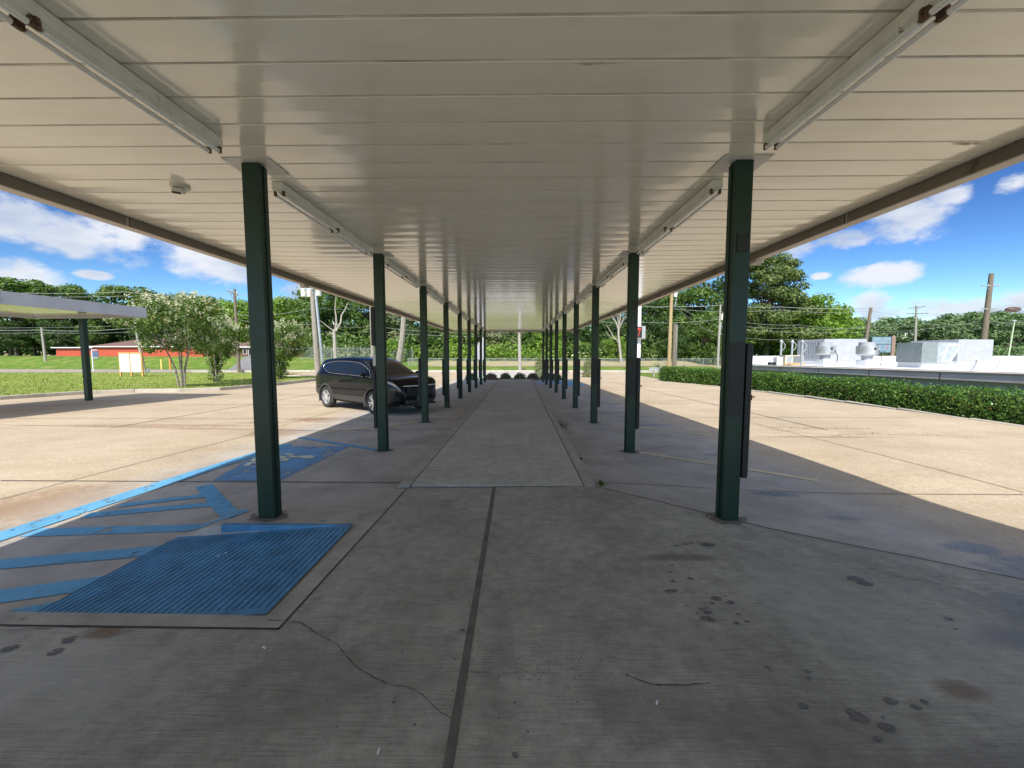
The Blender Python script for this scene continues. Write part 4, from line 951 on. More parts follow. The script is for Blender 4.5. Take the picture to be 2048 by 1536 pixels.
# ------------------------------------------------------------ poles
def pt(px, row, y): return at_y(px, row, y)
def insul(g, p, r=.06, hgt=.2): g.tube([p, p+Vector((0, 0, hgt))], [r, r*.6], 7)
def pole(label, top, bot, y, r=.15, m=None, arms=(), trans=(), riser=None, steps=False, name='utility_pole'):
    T = pt(*top, y); B = pt(*bot, y); gz = ter_z(B.x, y) if y > 46 else lot_z(B.x, y) if B.x > -15.4 else lz(y)
    d = (T-B); B2 = B+d*((gz-.3-B.z)/d.z); o = thing(name, label, 'pole', B2)
    g = MB(); g.tube([Vector((0, 0, 0)), (T-B2)*.5, T-B2], [r*1.15, r, r*.78], 12); g.build('shaft', m or WOOD, o, smooth=True)
    for (row, xa, xb, dy, mm) in arms:
        a = pt(xa, row, y)-B2; b = pt(xb, row+dy, y)-B2; g = MB(); g.bar(a+Vector((0, -.15, 0)), b+Vector((0, -.15, 0)), .10, .13)
        mid = (a+b)/2
        g.bar(a.lerp(b, .25)+Vector((0, -.15, -.05)), mid+Vector((0, -.12, -.75)), .03, .04); g.bar(a.lerp(b, .75)+Vector((0, -.15, -.05)), mid+Vector((0, -.12, -.75)), .03, .04)
        ar = g.build('crossarm', mm or WOOD, o)
        for t in (.04, .35, .65, .96):
            g = MB(); insul(g, a.lerp(b, t)+Vector((0, -.15, .06)), .05, .16); g.build('insulator', GREY, ar)
    for (px, row, rr, hh) in trans:
        p = pt(px, row, y)-B2; g = MB(); g.tube([p-Vector((0, 0, hh/2)), p+Vector((0, 0, hh/2-.06)), p+Vector((0, 0, hh/2))], [rr, rr, rr*.8], 14)
        g.tube([p+Vector((0, 0, hh/2)), p+Vector((.05, 0, hh/2+.25))], [.05, .03], 6); g.bar(p, Vector(((p.x*.2), 0, p.z)), .06, .06); g.build('transformer', WMET, o, smooth=True)
    if riser:
        a = pt(riser[0], riser[1], y)-B2; b = pt(riser[2], riser[3], y)-B2; g = MB(); g.tube([a, b], riser[4], 10); g.build('conduit', riser[5], o, smooth=True)
    return o, T
pole('small grey pole on the bank under the smaller canopy', (83, 655), (90, 713), 66, .17, CONC)
pole('leaning grey pole behind the white two-panel board', (268, 640), (290, 747), 44.5, .14, CONC, name='utility_pole')
pole('brown crossarm pole between the middle flowering tree and the nearest left post', (469, 578), (478, 743), 47, .17, WOOD, arms=[(582, 456, 478, 8, None)], trans=[(473, 590, .10, .35)])
pole('weathered pole with three white transformers beside its pale conduit', (623, 572), (636, 748), 38.5, .24, BARKL, arms=[(578, 600, 645, 0, GALV)], trans=[(607, 585, .25, .8), (619, 586, .25, .75), (637, 583, .27, .85)], riser=(631, 585, 647, 748, .13, GALV))
pole('white concrete pole left of the second left post', (741, 598), (746, 724), 57, .24, BARKL)
pole('lone grey pole seen at the end of the walkway', (1038, 640), (1040, 744), 48, .19, CONC, arms=[(664, 1030, 1050, 0, None)])
pole('thin leaning marker post at the foot of the centre pole', (1048, 735), (1042, 744), 48, .10, BARK, name='marker_post')
pole('white square pole right of the second right post', (1279, 590), (1274, 772), 24, .16, SIGNW, name='post')
pole('new yellow timber pole with a white transformer', (1344, 570), (1338, 732), 50, .22, WOODY, trans=[(1351, 587, .22, .9)], riser=(1356, 580, 1350, 612, .05, GALV))
pole('brown stub pole just right of the yellow timber pole', (1350, 648), (1348, 735), 52, .26, WOOD, riser=(1354, 650, 1352, 730, .08, GALV))
pole('grey pole with a transformer left of the nearest right post', (1441, 610), (1435, 740), 55, .15, CONC, trans=[(1445, 634, .2, .8)], riser=(1442, 645, 1440, 670, .09, GALV))
for nm, a, b, y in (('h-frame pole behind the left rooftop unit', (1707, 648), (1703, 720), 92),): pole(nm, a, b, y, .2, WOOD, arms=[(645, 1695, 1714, 0, None), (637, 1700, 1718, 1, None)])
pole('brown leaning pole left of the lettered sign', (1742, 615), (1729, 700), 62, .24, WOOD)
pole('pale pole with two brown crossarms', (1833, 611), (1829, 720), 82, .2, CONC, arms=[(617, 1815, 1849, -4, None), (627, 1812, 1855, 0, None)])
pole('tall brown pole with steel crossarms at the right', (1983, 547), (1963, 720), 52, .3, WOOD, arms=[(572, 1961, 1997, 0, GALV), (618, 1962, 1992, 0, GALV)])
o, T = pole('thin pale green lamp post at the far right', (2029, 642), (2014, 730), 60, .10, pm('pale_green_post', (.5, .58, .4), .6), name='lamp_post')
g = MB(); g.ell((0, 0, 0), (.3, .18, .12), 10, 6); lh = g.build('lamp_head', GREY, o, smooth=True); lh.location = T-o.location
g = MB(); g.tube([(0, 0, 0), (.8, 0, .1)], .05); 
# street lamp whose mast stands just outside the frame
B_ = at_y(2130, 760, 26); o = thing('street_lamp', 'dark oval street lamp head on an arm from the right edge', 'street lamp', (B_.x, 26, ter_z(B_.x, 26)-.2)); Hh = at_y(2026, 619, 26); L0 = o.location
g = MB(); g.tube([(0, 0, 0), (0, 0, Hh.z-L0.z-.3)], [.12, .08], 10); g.build('mast', GREY, o, smooth=True)
g = MB(); g.tube([(0, 0, Hh.z-L0.z-.3), (-1.2, 0, Hh.z-L0.z+.0), (Hh.x-L0.x+.3, 0, Hh.z-L0.z+.02)], [.05, .04, .035], 8); g.build('arm', GREY, o, smooth=True)
g = MB(); g.ell((0, 0, 0), (.46, .26, .17), 16, 8, z0=-.85); lh = g.build('lamp_head', pm('brown_lamp', (.10, .06, .045), .5), o, smooth=True); lh.location = (Hh.x-L0.x, 0, Hh.z-L0.z)
# box on the white pole
bx_ = at_y(1280, 665, 23.7); t = thing('meter_cabinet', 'grey cabinet with a red mark on the white square pole', 'cabinet', (bx_.x, 23.7, bx_.z-.36))
g = MB(); g.box((0, 0, .36), (.56, .3, .74)); g.build('case', LGREY, t, bevel=.01); g = MB(); g.box((-.1, -.155, .36), (.34, .012, .64)); fr = g.build('window', DARK, t)
g = MB(); g.box((-.10, -.165, .55), (.2, .01, .16)); g.bar((-.05, -.165, .50), (-.16, -.165, .12), .012, .05); g.build('red_mark', pm('red_paint', (.5, .06, .03), .5), fr)
# white banner and its post
o, T = pole('slim white post behind the ninth left post', (966, 675), (967, 758), 33, .045, SIGNW, name='post')
bx_ = at_y(962, 704, 32.7); t = thing('banner', 'tall rounded white banner on the slim white post', 'banner', (bx_.x, 32.7, bx_.z))
g = MB(); pr = [(.31*math.copysign(abs(math.cos(a))**.5, math.cos(a)), .82*math.copysign(abs(math.sin(a))**.7, math.sin(a))) for a in [2*math.pi*k/28 for k in range(28)]]
g.add([(x, -.03, z) for x, z in pr]+[(x, .03, z) for x, z in pr], [tuple(range(28)), tuple(range(28, 56))[::-1]]+[(i, i+28, (i+1) % 28+28, (i+1) % 28) for i in range(28)]); g.build('panel', pm('banner_white', (.42, .43, .48), .6), t)
# ------------------------------------------------------------ bare trees
def snag(label, base, y, limbs, m, name='dead_tree'):
    B = pt(*base, y); B.z = ter_z(B.x, y)-.2; o = thing(name, label, 'tree', B)
    g = MB()
    for k, (pts, r0, r1) in enumerate(limbs):
        P = [pt(px, row, y)-B for px, row in pts]; P = [p+Vector((0, .25*i*((k % 3)-1), 0)) for i, p in enumerate(P)] if k else P
        if k == 0: P[0] = Vector((0, 0, 0))
        g.tube(P, [r0+(r1-r0)*i/(len(P)-1) for i in range(len(P))], 8)
        if k == 0: g.build('trunk', m, o, smooth=True); g = MB()
    g.build('limbs', m, o, smooth=True)
snag('bleached leafless tree right of the twin poles', (672, 724), 60, [([(672, 724), (670, 700), (669, 680), (668, 661)], .30, .24), ([(669, 664), (673, 648), (672, 632), (670, 618), (672, 590)], .17, .05), ([(672, 662), (680, 645), (680, 630), (686, 618), (690, 604)], .17, .05), ([(667, 661), (660, 656), (652, 648), (645, 642)], .10, .03), ([(669, 650), (666, 643)], .16, .10), ([(667, 668), (658, 666), (651, 671)], .10, .05)], SNAG)
snag('leaning pine trunk rising behind the second left post', (797, 730), 62, [([(797, 730), (801, 700), (805, 670), (807, 640), (808, 600)], .50, .36), ([(803, 690), (792, 676)], .1, .04), ([(806, 655), (816, 648)], .1, .04)], BARKL, 'pine_tree')
snag('cluster of bare grey branches above the ivy left of the second right post', (1243, 728), 62, [([(1243, 728), (1240, 700), (1237, 670), (1237, 655)], .22, .14)]+[([(1237, 662), (1232+i*2, 645), (1220+i*6, 628-abs(i-3)*-1), (1216+i*7, 622+(i % 3)*3)], .08, .03) for i in range(7)]+[([(1240, 690), (1226, 670), (1218, 655), (1214, 648)], .08, .03), ([(1237, 680), (1222, 676), (1210, 662)], .07, .03)], SNAG)
# ------------------------------------------------------------ wires
def wire(label, pts, r=.035, sag=.6):
    P = [at_y(px, row, y) for px, row, y in pts]; Q = []
    for a, b in zip(P[:-1], P[1:]):
        for i in range(12): t = i/12; p = a.lerp(b, t); p.z -= sag*4*t*(1-t); Q.append(p)
    Q.append(P[-1]); g = MB(); g.tube(Q, r*.55, 5); tag(g.build('power_line', WIRE), label, 'cable', 'overhead cables')
wire('upper pale cable above the smaller canopy', [(-120, 579, 46), (250, 584, 46), (469, 588, 47), (626, 590, 38.5)], .045, .3); wire('second pale cable above the smaller canopy', [(-120, 585, 46), (250, 592, 46), (469, 594, 47)], .035, .3)
wire('bright cable crossing the small grey pole', [(-200, 655, 52), (86, 660, 52), (240, 658, 50), (400, 640, 48)], .055, .2); wire('thin cable above the bright cable', [(-200, 650, 56), (83, 655, 60), (470, 640, 47)], .03, .2); wire('thin cable just below the bright cable', [(-200, 662, 52), (84, 665, 54), (300, 662, 50)], .03, .2)
wire('service cable sloping from the small grey pole to the red building', [(84, 656, 65), (186, 693, 74)], .05, .5)
wire('cable from the transformer pole to the white concrete pole', [(630, 617, 38.5), (742, 617, 57), (905, 655, 60)], .035, .1); wire('middle cable right of the twin poles', [(480, 640, 47), (630, 648, 38.5), (742, 652, 57), (1000, 668, 58)], .035, .3); wire('low cable right of the twin poles', [(630, 660, 38.5), (742, 662, 57), (1000, 672, 58)], .03, .3)
wire('left half of the cable between the nearest left post and the twin poles', [(480, 630, 47), (626, 616, 38.5)], .035, .3)
wire('thick pale cable bundle reaching the yellow timber pole', [(1290, 612, 49), (1342, 612, 50), (1441, 610, 55), (1560, 614, 60), (1740, 617, 62)], .07, .15); wire('second cable right of the nearest right post', [(1342, 618, 50), (1560, 620, 58), (1740, 622, 62), (1833, 628, 82)], .04, .3)
wire('cable crossing low behind the second right post', [(1190, 640, 58), (1275, 644, 56), (1441, 638, 55), (1600, 650, 60), (1735, 655, 62)], .04, .3); wire('middle cable over the white roof', [(1441, 645, 55), (1600, 655, 60), (1733, 652, 62), (1831, 648, 82), (2060, 640, 70)], .04, .4)
wire('lower cable over the white roof', [(1441, 655, 55), (1733, 664, 62), (1975, 640, 52), (2100, 645, 52)], .035, .4); wire('lowest cable over the white roof', [(1441, 668, 55), (1600, 678, 60), (1733, 676, 62)], .035, .4)
wire('diagonal cable down from the yellow timber pole', [(1346, 612, 50), (1432, 672, 55)], .035, .1); wire('second diagonal cable from the yellow timber pole', [(1346, 608, 50), (1438, 655, 55)], .035, .1)
wire('cable from the double crossarm pole to the tall brown pole', [(1833, 630, 82), (1975, 620, 52), (2100, 618, 40)], .03, .3); wire('high thin cable to the tall brown pole', [(1975, 655, 52), (1829, 662, 82), (1735, 668, 62)], .03, .2)
# ------------------------------------------------------------ chain-link fences
def link_mat():
    t = NT('chain_link'); t.set(Base_Color=(.42, .42, .41), Roughness=.5, Metallic=.4)
    sp = t.N('ShaderNodeSeparateXYZ'); t.L(t.tc.outputs['Object'], sp.inputs[0]); a = t.math('ADD', sp.outputs[0], sp.outputs[2]); b = t.math('SUBTRACT', sp.outputs[0], sp.outputs[2])
    def w(v): return t.math('LESS_THAN', t.math('FRACT', t.math('MULTIPLY', v, 11)), .11)
    m = t.math('MAXIMUM', w(a), w(b)); tr = t.N('ShaderNodeBsdfTransparent'); mx = t.N('ShaderNodeMixShader'); t.L(m, mx.inputs[0]); t.L(tr.outputs[0], mx.inputs[1]); t.L(t.b.outputs[0], mx.inputs[2]); t.L(mx.outputs[0], t.n['Material Output'].inputs[0])
    return t.m
LINKM = link_mat()
def fence(label, pts, hgt):
    f = thing('chain_link_fence', label, 'fence')
    for (xa, ya), (xb, yb) in zip(pts[:-1], pts[1:]):
        L = math.hypot(xb-xa, yb-ya); n = max(1, round(L/2.9)); prev = None
        for i in range(n+1):
            x = xa+(xb-xa)*i/n; y = ya+(yb-ya)*i/n; z = ter_z(x, y)
            g = MB(); g.tube([(x, y, z-.3), (x, y, z+hgt)], .04, 7); g.build('post', GALV, f, smooth=True)
            if prev:
                g = MB(); g.tube([(prev[0], prev[1], prev[2]+hgt), (x, y, z+hgt)], .03, 6); g.build('rail', GALV, f, smooth=True)
                g = MB(); g.poly([(prev[0], prev[1], prev[2]), (x, y, z), (x, y, z+hgt), (prev[0], prev[1], prev[2]+hgt)]); g.build('mesh_panel', LINKM, f)
            prev = (x, y, z)
fence('long low chain-link fence across the grass beyond the lot', [(-16, 57.5), (30, 57), (32, 52)], 1.1)
fence('taller chain-link fence on the bank behind the bleached dead tree', [(-37, 66.5), (-17, 64)], 1.9)
gr_ = MB(); p = at_y(1310, 746, 40); t = thing('guardrail', 'short galvanised guardrail left of the hedge end', 'guardrail', (p.x, 40, -.6))
g = MB(); n_ = [(0, .62), (.03, .66), (.0, .72), (.03, .78), (0, .82), (.03, .88), (0, .92)]
g.grid([[(x, -a, z) for a, z in n_] for x in (-.62, 2.4)]); g.build('rail', GALV, t)
for x in (-.1, 1.8): g = MB(); g.box((x, .09, .42), (.15, .15, .9)); g.build('post', CONC, t)
# ------------------------------------------------------------ left roadside things
p = mloc(240, 753); q = mloc(289, 753); t = thing('notice_board', 'blank white two-panel notice board on orange timber posts', 'sign', (p[0], p[1], p[2])); W_ = q[0]-p[0]; HB = (753-705)/780*p[1]
for x in (0.1, W_/2, W_-.1): g = MB(); g.box((x+.0, 0, HB/2-.1), (.11, .11, HB+.2)); g.build('post', ORNG, t)
g = MB(); g.box((W_/2, -.075, HB-.02), (W_-.08, .04, .10)); g.build('rail', ORNG, t)
for x in (W_*.27, W_*.73): g = MB(); g.box((x, -.08, HB-.06-.85), (W_*.40, .03, 1.62)); g.build('panel', SIGNW, t)
p = at_y(191, 700, 52); t = thing('yard_sign', 'small slate-blue sign on a white post at the edge of the bank', 'sign', (p.x-.15, 52, ter_z(p.x, 52)))
zb_ = ter_z(p.x, 52); g = MB(); g.box((-.35, 0, (2.35-zb_)/2), (.09, .09, 2.35-zb_)); g.box((0, 0, 2.3-zb_), (.8, .06, .07)); g.build('post', SIGNW, t)
g = MB(); g.box((.18, -.05, 1.65-zb_), (.75, .04, 1.0)); pn_ = g.build('panel', pm('slate_blue', (.10, .14, .22), .5), t); g = MB(); g.box((.18, -.075, 1.25-zb_), (.7, .01, .12)); g.build('panel_band', LGREY, pn_)
for px, r0, r1, m, lab, yy0 in [(322, 719, 732, pm('yellow_marker', (.75, .55, .15), .6), 'short yellow marker stake on the bank', 59), (339, 714, 731, pm('orange_marker', (.8, .25, .06), .6), 'orange and white marker stake on the bank', 59), (297, 736, 749, SIGNW, 'small white stub post at the foot of the leaning pole', 45)]:
    a = at_y(px, r0, yy0); b_ = ter_z(a.x, yy0) if yy0 > 47 else lz(yy0); g = MB(); g.box((0, 0, (a.z-b_)/2-.1), (.2, .1, a.z-b_+.2)); o = g.build('marker_post', m, bevel=.01, loc=(a.x, yy0, b_)); tag(o, lab, 'marker post')
# red building
def building(label, pxs, y, wall_top, wall_bot, ridge, wm, depth=9, hip=3, name='building', wins=()):
    a = at_y(pxs[0], 700, y).x; b = at_y(pxs[1], 700, y).x; zt_ = at_y(1033, wall_top, y).z; zb_ = at_y(1033, wall_bot, y).z-1.2; zr = at_y(1033, ridge, y+depth/2).z
    t = thing(name, label, 'building', ((a+b)/2, y, zb_)); c = (a+b)/2
    def L(x, yy__, z): return (x-c, yy__-y, z-zb_)
    g = MB(); g.box(((0), depth/2, (zt_-zb_)/2), (b-a, depth, zt_-zb_)); g.build('wall', wm, t)
    e = .45; v = [L(a-e, y-e, zt_), L(b+e, y-e, zt_), L(b+e, y+depth+e, zt_), L(a-e, y+depth+e, zt_), L(a+hip, y+depth/2, zr), L(b-hip, y+depth/2, zr)]
    g = MB(); g.add([tuple(Vector(p)+Vector((0, 0, .16))) for p in v], [(0, 1, 5, 4), (1, 2, 5), (2, 3, 4, 5), (3, 0, 4), (3, 2, 1, 0)]); g.build('roof', SHING, t)
    g = MB(); g.box((0, -e-.02, zt_-zb_+.09), (b-a+2*e, .06, .17)); g.build('eave_board', SIGNW, t)
    for (p0, p1, r0, r1, kind) in wins:
        x0_ = at_y(p0, 700, y).x-c; x1_ = at_y(p1, 700, y).x-c; z0_ = at_y(1033, r1, y).z-zb_; z1_ = at_y(1033, r0, y).z-zb_
        g = MB(); g.box(((x0_+x1_)/2, -.02, (z0_+z1_)/2), (x1_-x0_, .06, z1_-z0_)); f = g.build(kind, SIGNW, t); g = MB(); g.box(((x0_+x1_)/2, -.06, (z0_+z1_)/2), (x1_-x0_-.14, .02, z1_-z0_-.14)); g.build('pane', DARK, f)
building('low red-painted brick house with a brown hipped roof', (186, 405), 74, 694, 713, 679, RED, 10, 5)
building('flat red wing at the left of the red-painted house', (112, 186), 76, 696, 713, 695, RED, 6, 1, name='building_wing')
building('brown-roofed brick house partly behind the nearest left post', (452, 566), 76, 695, 712, 680, pm('brown_brick', (.16, .085, .06), .8), 9, 4, wins=[(486, 494, 698, 708, 'window'), (497, 503, 697, 711, 'door'), (508, 520, 698, 708, 'window')])
building('low pinkish shed beside the chain-link fence', (575, 604), 80, 699, 712, 696, pm('pink_brick', (.38, .16, .12), .8), 4, 1, name='shed')
# ------------------------------------------------------------ building with the white roof, right
rx0 = 17.0
def roof_pt(px, row, z): p = at_z(px, row, z); return p
ZR = 1.02
t = thing('flat_roof_building', 'low building with a white flat roof and a grey-brown edge behind the hedge', 'building', (rx0, 5, -2.6)); bl_ = t.location
ya, yb = -6, 31
g = MB(); g.box((20.78, (ya+yb)/2-5, 1.7), (41.4, yb-ya-1, 3.35)); g.build('wall', pm('pale_stucco', (.66, .70, .72), .8, var=.08, scale=.8), t)
def rpt(x, y, z): return (x-bl_.x, y-bl_.y, z-bl_.z)
g = MB(); yv = ya
for a in axis([(ya, yb, 3)])[:-1]:
    b = a+3-.01; zz = ZR-.004*(a-5)
    g.add([rpt(rx0-.35, a, zz-.36), rpt(rx0-.35, b, zz-.372), rpt(rx0-.35, b, zz-.02), rpt(rx0-.35, a, zz-.01), rpt(rx0-.25, a, zz-.36), rpt(rx0-.25, b, zz-.372), rpt(rx0-.25, b, zz-.02), rpt(rx0-.25, a, zz-.01)], [(0, 1, 2, 3), (7, 6, 5, 4), (0, 4, 5, 1), (1, 5, 6, 2), (2, 6, 7, 3), (3, 7, 4, 0)])
g.build('fascia', pm('roof_edge_metal', (.60, .56, .52), .5, var=.1, scale=1), t)
g = MB(); g.tube([rpt(rx0-.34, ya, ZR+.05), rpt(rx0-.34, yb, ZR-.22)], .05, 6); g.build('edge_trim', FASL, t)
g = MB(); g.grid([[rpt(x, y, ZR-.004*(y-5)+(.0 if x < rx0+3 else .006*(x-rx0-3))) for x in (rx0-.3, rx0+1, rx0+3, rx0+20, rx0+42)] for y in axis([(ya, yb, 4)])]); g.build('roof', WROOF, t)
g = MB(); g.box((20.8, yb-5.2, ZR+2.6+.12), (41.4, .3, .75)); g.box((36, 7, ZR+2.6+.3), (.3, 34, .62)); g.build('parapet', WROOF, t)
g = MB()
for yq in (8, 16): g.box((24+yq*.2, yq, ZR+2.6+.22), (12, .15, .14))
g.build('roof_curb', WROOF, t)
g = MB(); g.tube([(-.3, 20.5-5, 2.7), (-.42, 15.5, 2.9), (-.2, 15.5, 3.0)], .03, 6); g.build('pipe', DARK, t)
def zroof(x, y): return ZR-.004*(y-5)+max(0, .006*(x-rx0-3))
def unit_front(label, pl, pr, rt, rb, y, dep, m, name='rooftop_unit', cat='roof unit', sideL=None):
    a = at_y(pl, 700, y); b = at_y(pr, 700, y); zt_ = at_y((pl+pr)/2, rt, y).z; zb_ = zroof((a.x+b.x)/2, y)
    t = thing(name, label, cat, ((a.x+b.x)/2, y, zb_)); w = b.x-a.x; hh = zt_-zb_
    g = MB(); g.box((0, dep/2, .1), (w-.1, dep-.1, .2)); g.build('roof_kerb', WROOF, t)
    g = MB(); g.box((0, dep/2, .2+(hh-.2)/2), (w, dep, hh-.2)); g.build('casing', m, t, bevel=.015)
    g = MB()
    for fx in (-.25, .02, .27): g.box((fx*w, -.006, .2+(hh-.2)/2), (.02, .014, hh-.35))
    g.build('panel_seams', GREY, t)
    g = MB(); g.box((-w*.42, -.012, .2+(hh-.2)*.72), (.26, .02, .22)); g.box((w*.33, -.012, .2+(hh-.2)*.7), (.12, .02, .18)); g.box((w*.03, -.012, .2+(hh-.2)*.55), (.18, .02, .14)); g.box((w*.0, -.012, .42), (.22, .02, .22)); g.build('labels', SIGNW, t)
    g = MB()
    for i in range(12): g.box((-w/2-.008, .15+(dep-.3)*i/11, .2+(hh-.2)*.5), (.012, .04, (hh-.2)*.8))
    g.build('louvre', DGREY, t)
    g = MB(); g.tube([(w*.06, dep*.3, hh-.02), (w*.06, dep*.3, hh+.06)], .28, 16); g.build('fan_guard', DGREY, t)
    return t
unit_front('large pale grey rooftop unit behind the left exhaust fan', 1648, 1733, 678, 714, 27.5, 2.6, LGREY)
unit_front('large pale grey rooftop unit left of the tall brown pole', 1916, 1986, 679, 710, 25, 3, LGREY)
# dark hooded unit
def hooded():
    x = at_y(1850, 700, 19).x; y = 19.0; zb_ = zroof(x, y); t = thing('rooftop_unit', 'dark grey rooftop unit with a slanted intake hood', 'roof unit', (x, y, zb_)); hh = at_y(1850, 685, y).z-zb_
    g = MB(); g.box((.55, .5, .12), (1.5, 1.2, .26)); g.build('roof_kerb', WROOF, t); g = MB(); g.box((0, .4, .25+(hh-.25)/2), (.75, 1.25, hh-.25)); g.build('casing', pm('green_grey_metal', (.20, .235, .23), .5), t, bevel=.01)
    g = MB(); z0 = .25; z1 = hh-.02
    for yv in (-.2, 1.0):
        g.add([(.376, yv, z0), (1.05, yv, z0), (1.55, yv, z1-.12), (1.5, yv, z1), (.376, yv, z1), (.376, yv+.02, z0), (1.05, yv+.02, z0), (1.55, yv+.02, z1-.12), (1.5, yv+.02, z1), (.376, yv+.02, z1)], [(0, 1, 2, 3, 4), (9, 8, 7, 6, 5), (0, 5, 6, 1), (1, 6, 7, 2), (2, 7, 8, 3), (3, 8, 9, 4)])
    g.add([(.376, -.2, z1), (1.5, -.2, z1), (1.5, 1.0, z1), (.376, 1.0, z1), (.376, -.2, z1+.02), (1.5, -.2, z1+.02), (1.5, 1.0, z1+.02), (.376, 1.0, z1+.02)], [(0, 1, 2, 3), (7, 6, 5, 4), (0, 4, 5, 1), (1, 5, 6, 2), (2, 6, 7, 3), (3, 7, 4, 0)])
    g.build('intake_hood', GALV, t)
    g = MB(); pts = [(.62, -.205, z0+.05), (1.0, -.205, z0+.05), (1.42, -.205, z1-.1), (.85, -.205, z1-.1)]
    for a, b in zip(pts, pts[1:]+pts[:1]): g.bar(a, b, .02, .04)
    g.build('hood_frame', SIGNW, t)
hooded()
def fan(label, px, y):
    x = at_y(px, 700, y).x; zb_ = zroof(x, y); zt_ = at_y(px, 684, y).z; h_ = zt_-zb_; t = thing('exhaust_fan', label, 'roof fan', (x, y, zb_), group='exhaust fans on the white roof')
    g = MB(); g.box((0, 0, .14*h_), (.62, .62, .28*h_)); g.build('roof_kerb', WROOF, t)
    g = MB(); R_ = .46
    g.tube([(0, 0, .28*h_), (0, 0, .5*h_)], [.22, .26], 20); g.build('throat', LGREY, t, smooth=True)
    g = MB(); g.tube([(0, 0, .46*h_), (0, 0, .52*h_), (0, 0, .84*h_)], [R_*.82, R_, R_*1.02], 24); g.build('fan_bowl', GALV, t, smooth=True)
    g = MB(); g.tube([(-.05, 0, .84*h_), (-.05, 0, .99*h_)], [.34, .33], 20); g.build('motor_cap', LGREY, t, smooth=True)
    g = MB(); g.tube([(.18, -.44, .66*h_), (.3, -.5, .4*h_), (.26, -.5, .08*h_), (.1, -.42, .1)], .018, 6); g.build('cable', DARK, t)
    g = MB(); g.tube([(-.02, -R_-.005, .72*h_), (-.02, -R_-.02, .72*h_)], .06, 10); g.build('port', DARK, t)
fan('left round exhaust fan in front of the pale rooftop unit', 1651, 22.5); fan('right round exhaust fan beside the lettered sign', 1735, 20.5)
# condenser with lines
y = 25; x = at_y(1590, 700, y).x; t = thing('condenser', 'beige condenser unit on a timber sleeper at the left of the roof', 'roof unit', (x, y, zroof(x, y)))
g = MB(); g.box((0, .3, .05), (1.3, .8, .08)); g.build('sleeper', ORNG, t); g = MB(); g.box((0, .3, .37), (1.15, .6, .52)); g.build('casing', pm('beige_metal', (.62, .55, .42), .5), t, bevel=.01)
g = MB(); g.box((.22, -.005, .37), (.62, .02, .42)); g.build('coil', DGREY, t); g = MB(); g.box((-.32, -.005, .37), (.3, .02, .4)); g.build('service_panel', GALV, t)
x2 = at_y(1553, 700, 24).x; t = thing('roof_pump', 'small beige roof device with dark parts left of the condenser', 'roof device', (x2, 24, zroof(x2, 24))); g = MB(); g.box((.25, .2, .26), (.35, .35, .5)); g.build('casing', SIGNW, t); g = MB(); g.box((-.05, .2, .12), (.5, .2, .16)); g.tube([(-.25, .2, .05), (-.25, .2, .3), (-.05, .2, .35)], .025, 6); g.build('valve', DARK, t)
for px, row, yq, lab in [(1563, 680, 26.5, 'left vent pipe with a looped cable behind the condenser'), (1585, 680, 26.5, 'middle vent pipe behind the condenser'), (1605, 680, 23.5, 'tallest vent pipe right of the condenser')]:
    a = at_y(px, row, yq); zb_ = zroof(a.x, yq); t = thing('vent_pipe', lab, 'vent pipe', (a.x, yq, zb_), group='vent pipes on the white roof'); hh = a.z-zb_
    g = MB(); g.tube([(0, 0, 0), (0, 0, hh-.18)], .06, 10); g.build('pipe', GALV, t, smooth=True); g = MB(); g.tube([(0, 0, hh-.2), (0, 0, hh-.1), (0, 0, hh)], [.07, .11, .05], 10); g.build('cap', GALV, t, smooth=True)
    g = MB(); g.tube([(.05, -.05, hh-.12), (.22, -.06, hh-.3), (.2, -.06, hh-.55), (.06, -.06, hh-.7)], .016, 6); g.build('cable', GREY, t)
for px, yq, hh, lab in [(1957, 14.5, .42, 'short white pipe boot nearest the roof edge'), (2003, 15.5, .45, 'short white pipe boot at the far right of the roof')]:
    a = at_y(px, 720, yq); g = MB(); g.tube([(0, 0, 0), (0, 0, .12), (0, 0, .3), (0, 0, hh)], [.2, .12, .07, .06], 14); o = g.build('pipe_boot', WROOF, smooth=True, loc=(a.x, yq, zroof(a.x, yq))); tag(o, lab, 'pipe boot')
# lettered sign
y = 40; a = at_y(1741, 700, y); b = at_y(1781, 700, y); zt_ = at_y(1760, 673, y).z; zb_ = at_y(1760, 706, y).z; x = (a.x+b.x)/2
t = thing('pylon_sign', 'blue-grey two-panel sign with pink and blue letters between brick posts', 'sign', (x, y, ter_z(x, y)-.2)); z0 = t.location.z; W2 = b.x-a.x
g = MB(); g.box((0, .1, (zt_+zb_)/2-z0), (W2, .3, zt_-zb_)); g.build('frame', pm('dark_teal', (.05, .09, .10), .5), t)
hh = zt_-zb_; zs = zb_+hh*.53
for nm, za, zb2 in (('upper_panel', zs+.04, zt_-.07), ('lower_panel', zb_+.07, zs-.04)):
    g = MB(); g.box((0, -.06, (za+zb2)/2-z0), (W2-.14, .03, zb2-za)); pnl = g.build(nm, pm('blue_grey_panel', (.24, .34, .40), .4, var=.06, scale=1), t)
g = MB(); g.box((W2/2+.2, .1, (zt_+.05-z0)/2), (.36, .36, zt_+.05-z0)); g.build('brick_post', pm('brown_post', (.30, .20, .15), .8, scale=8), t)
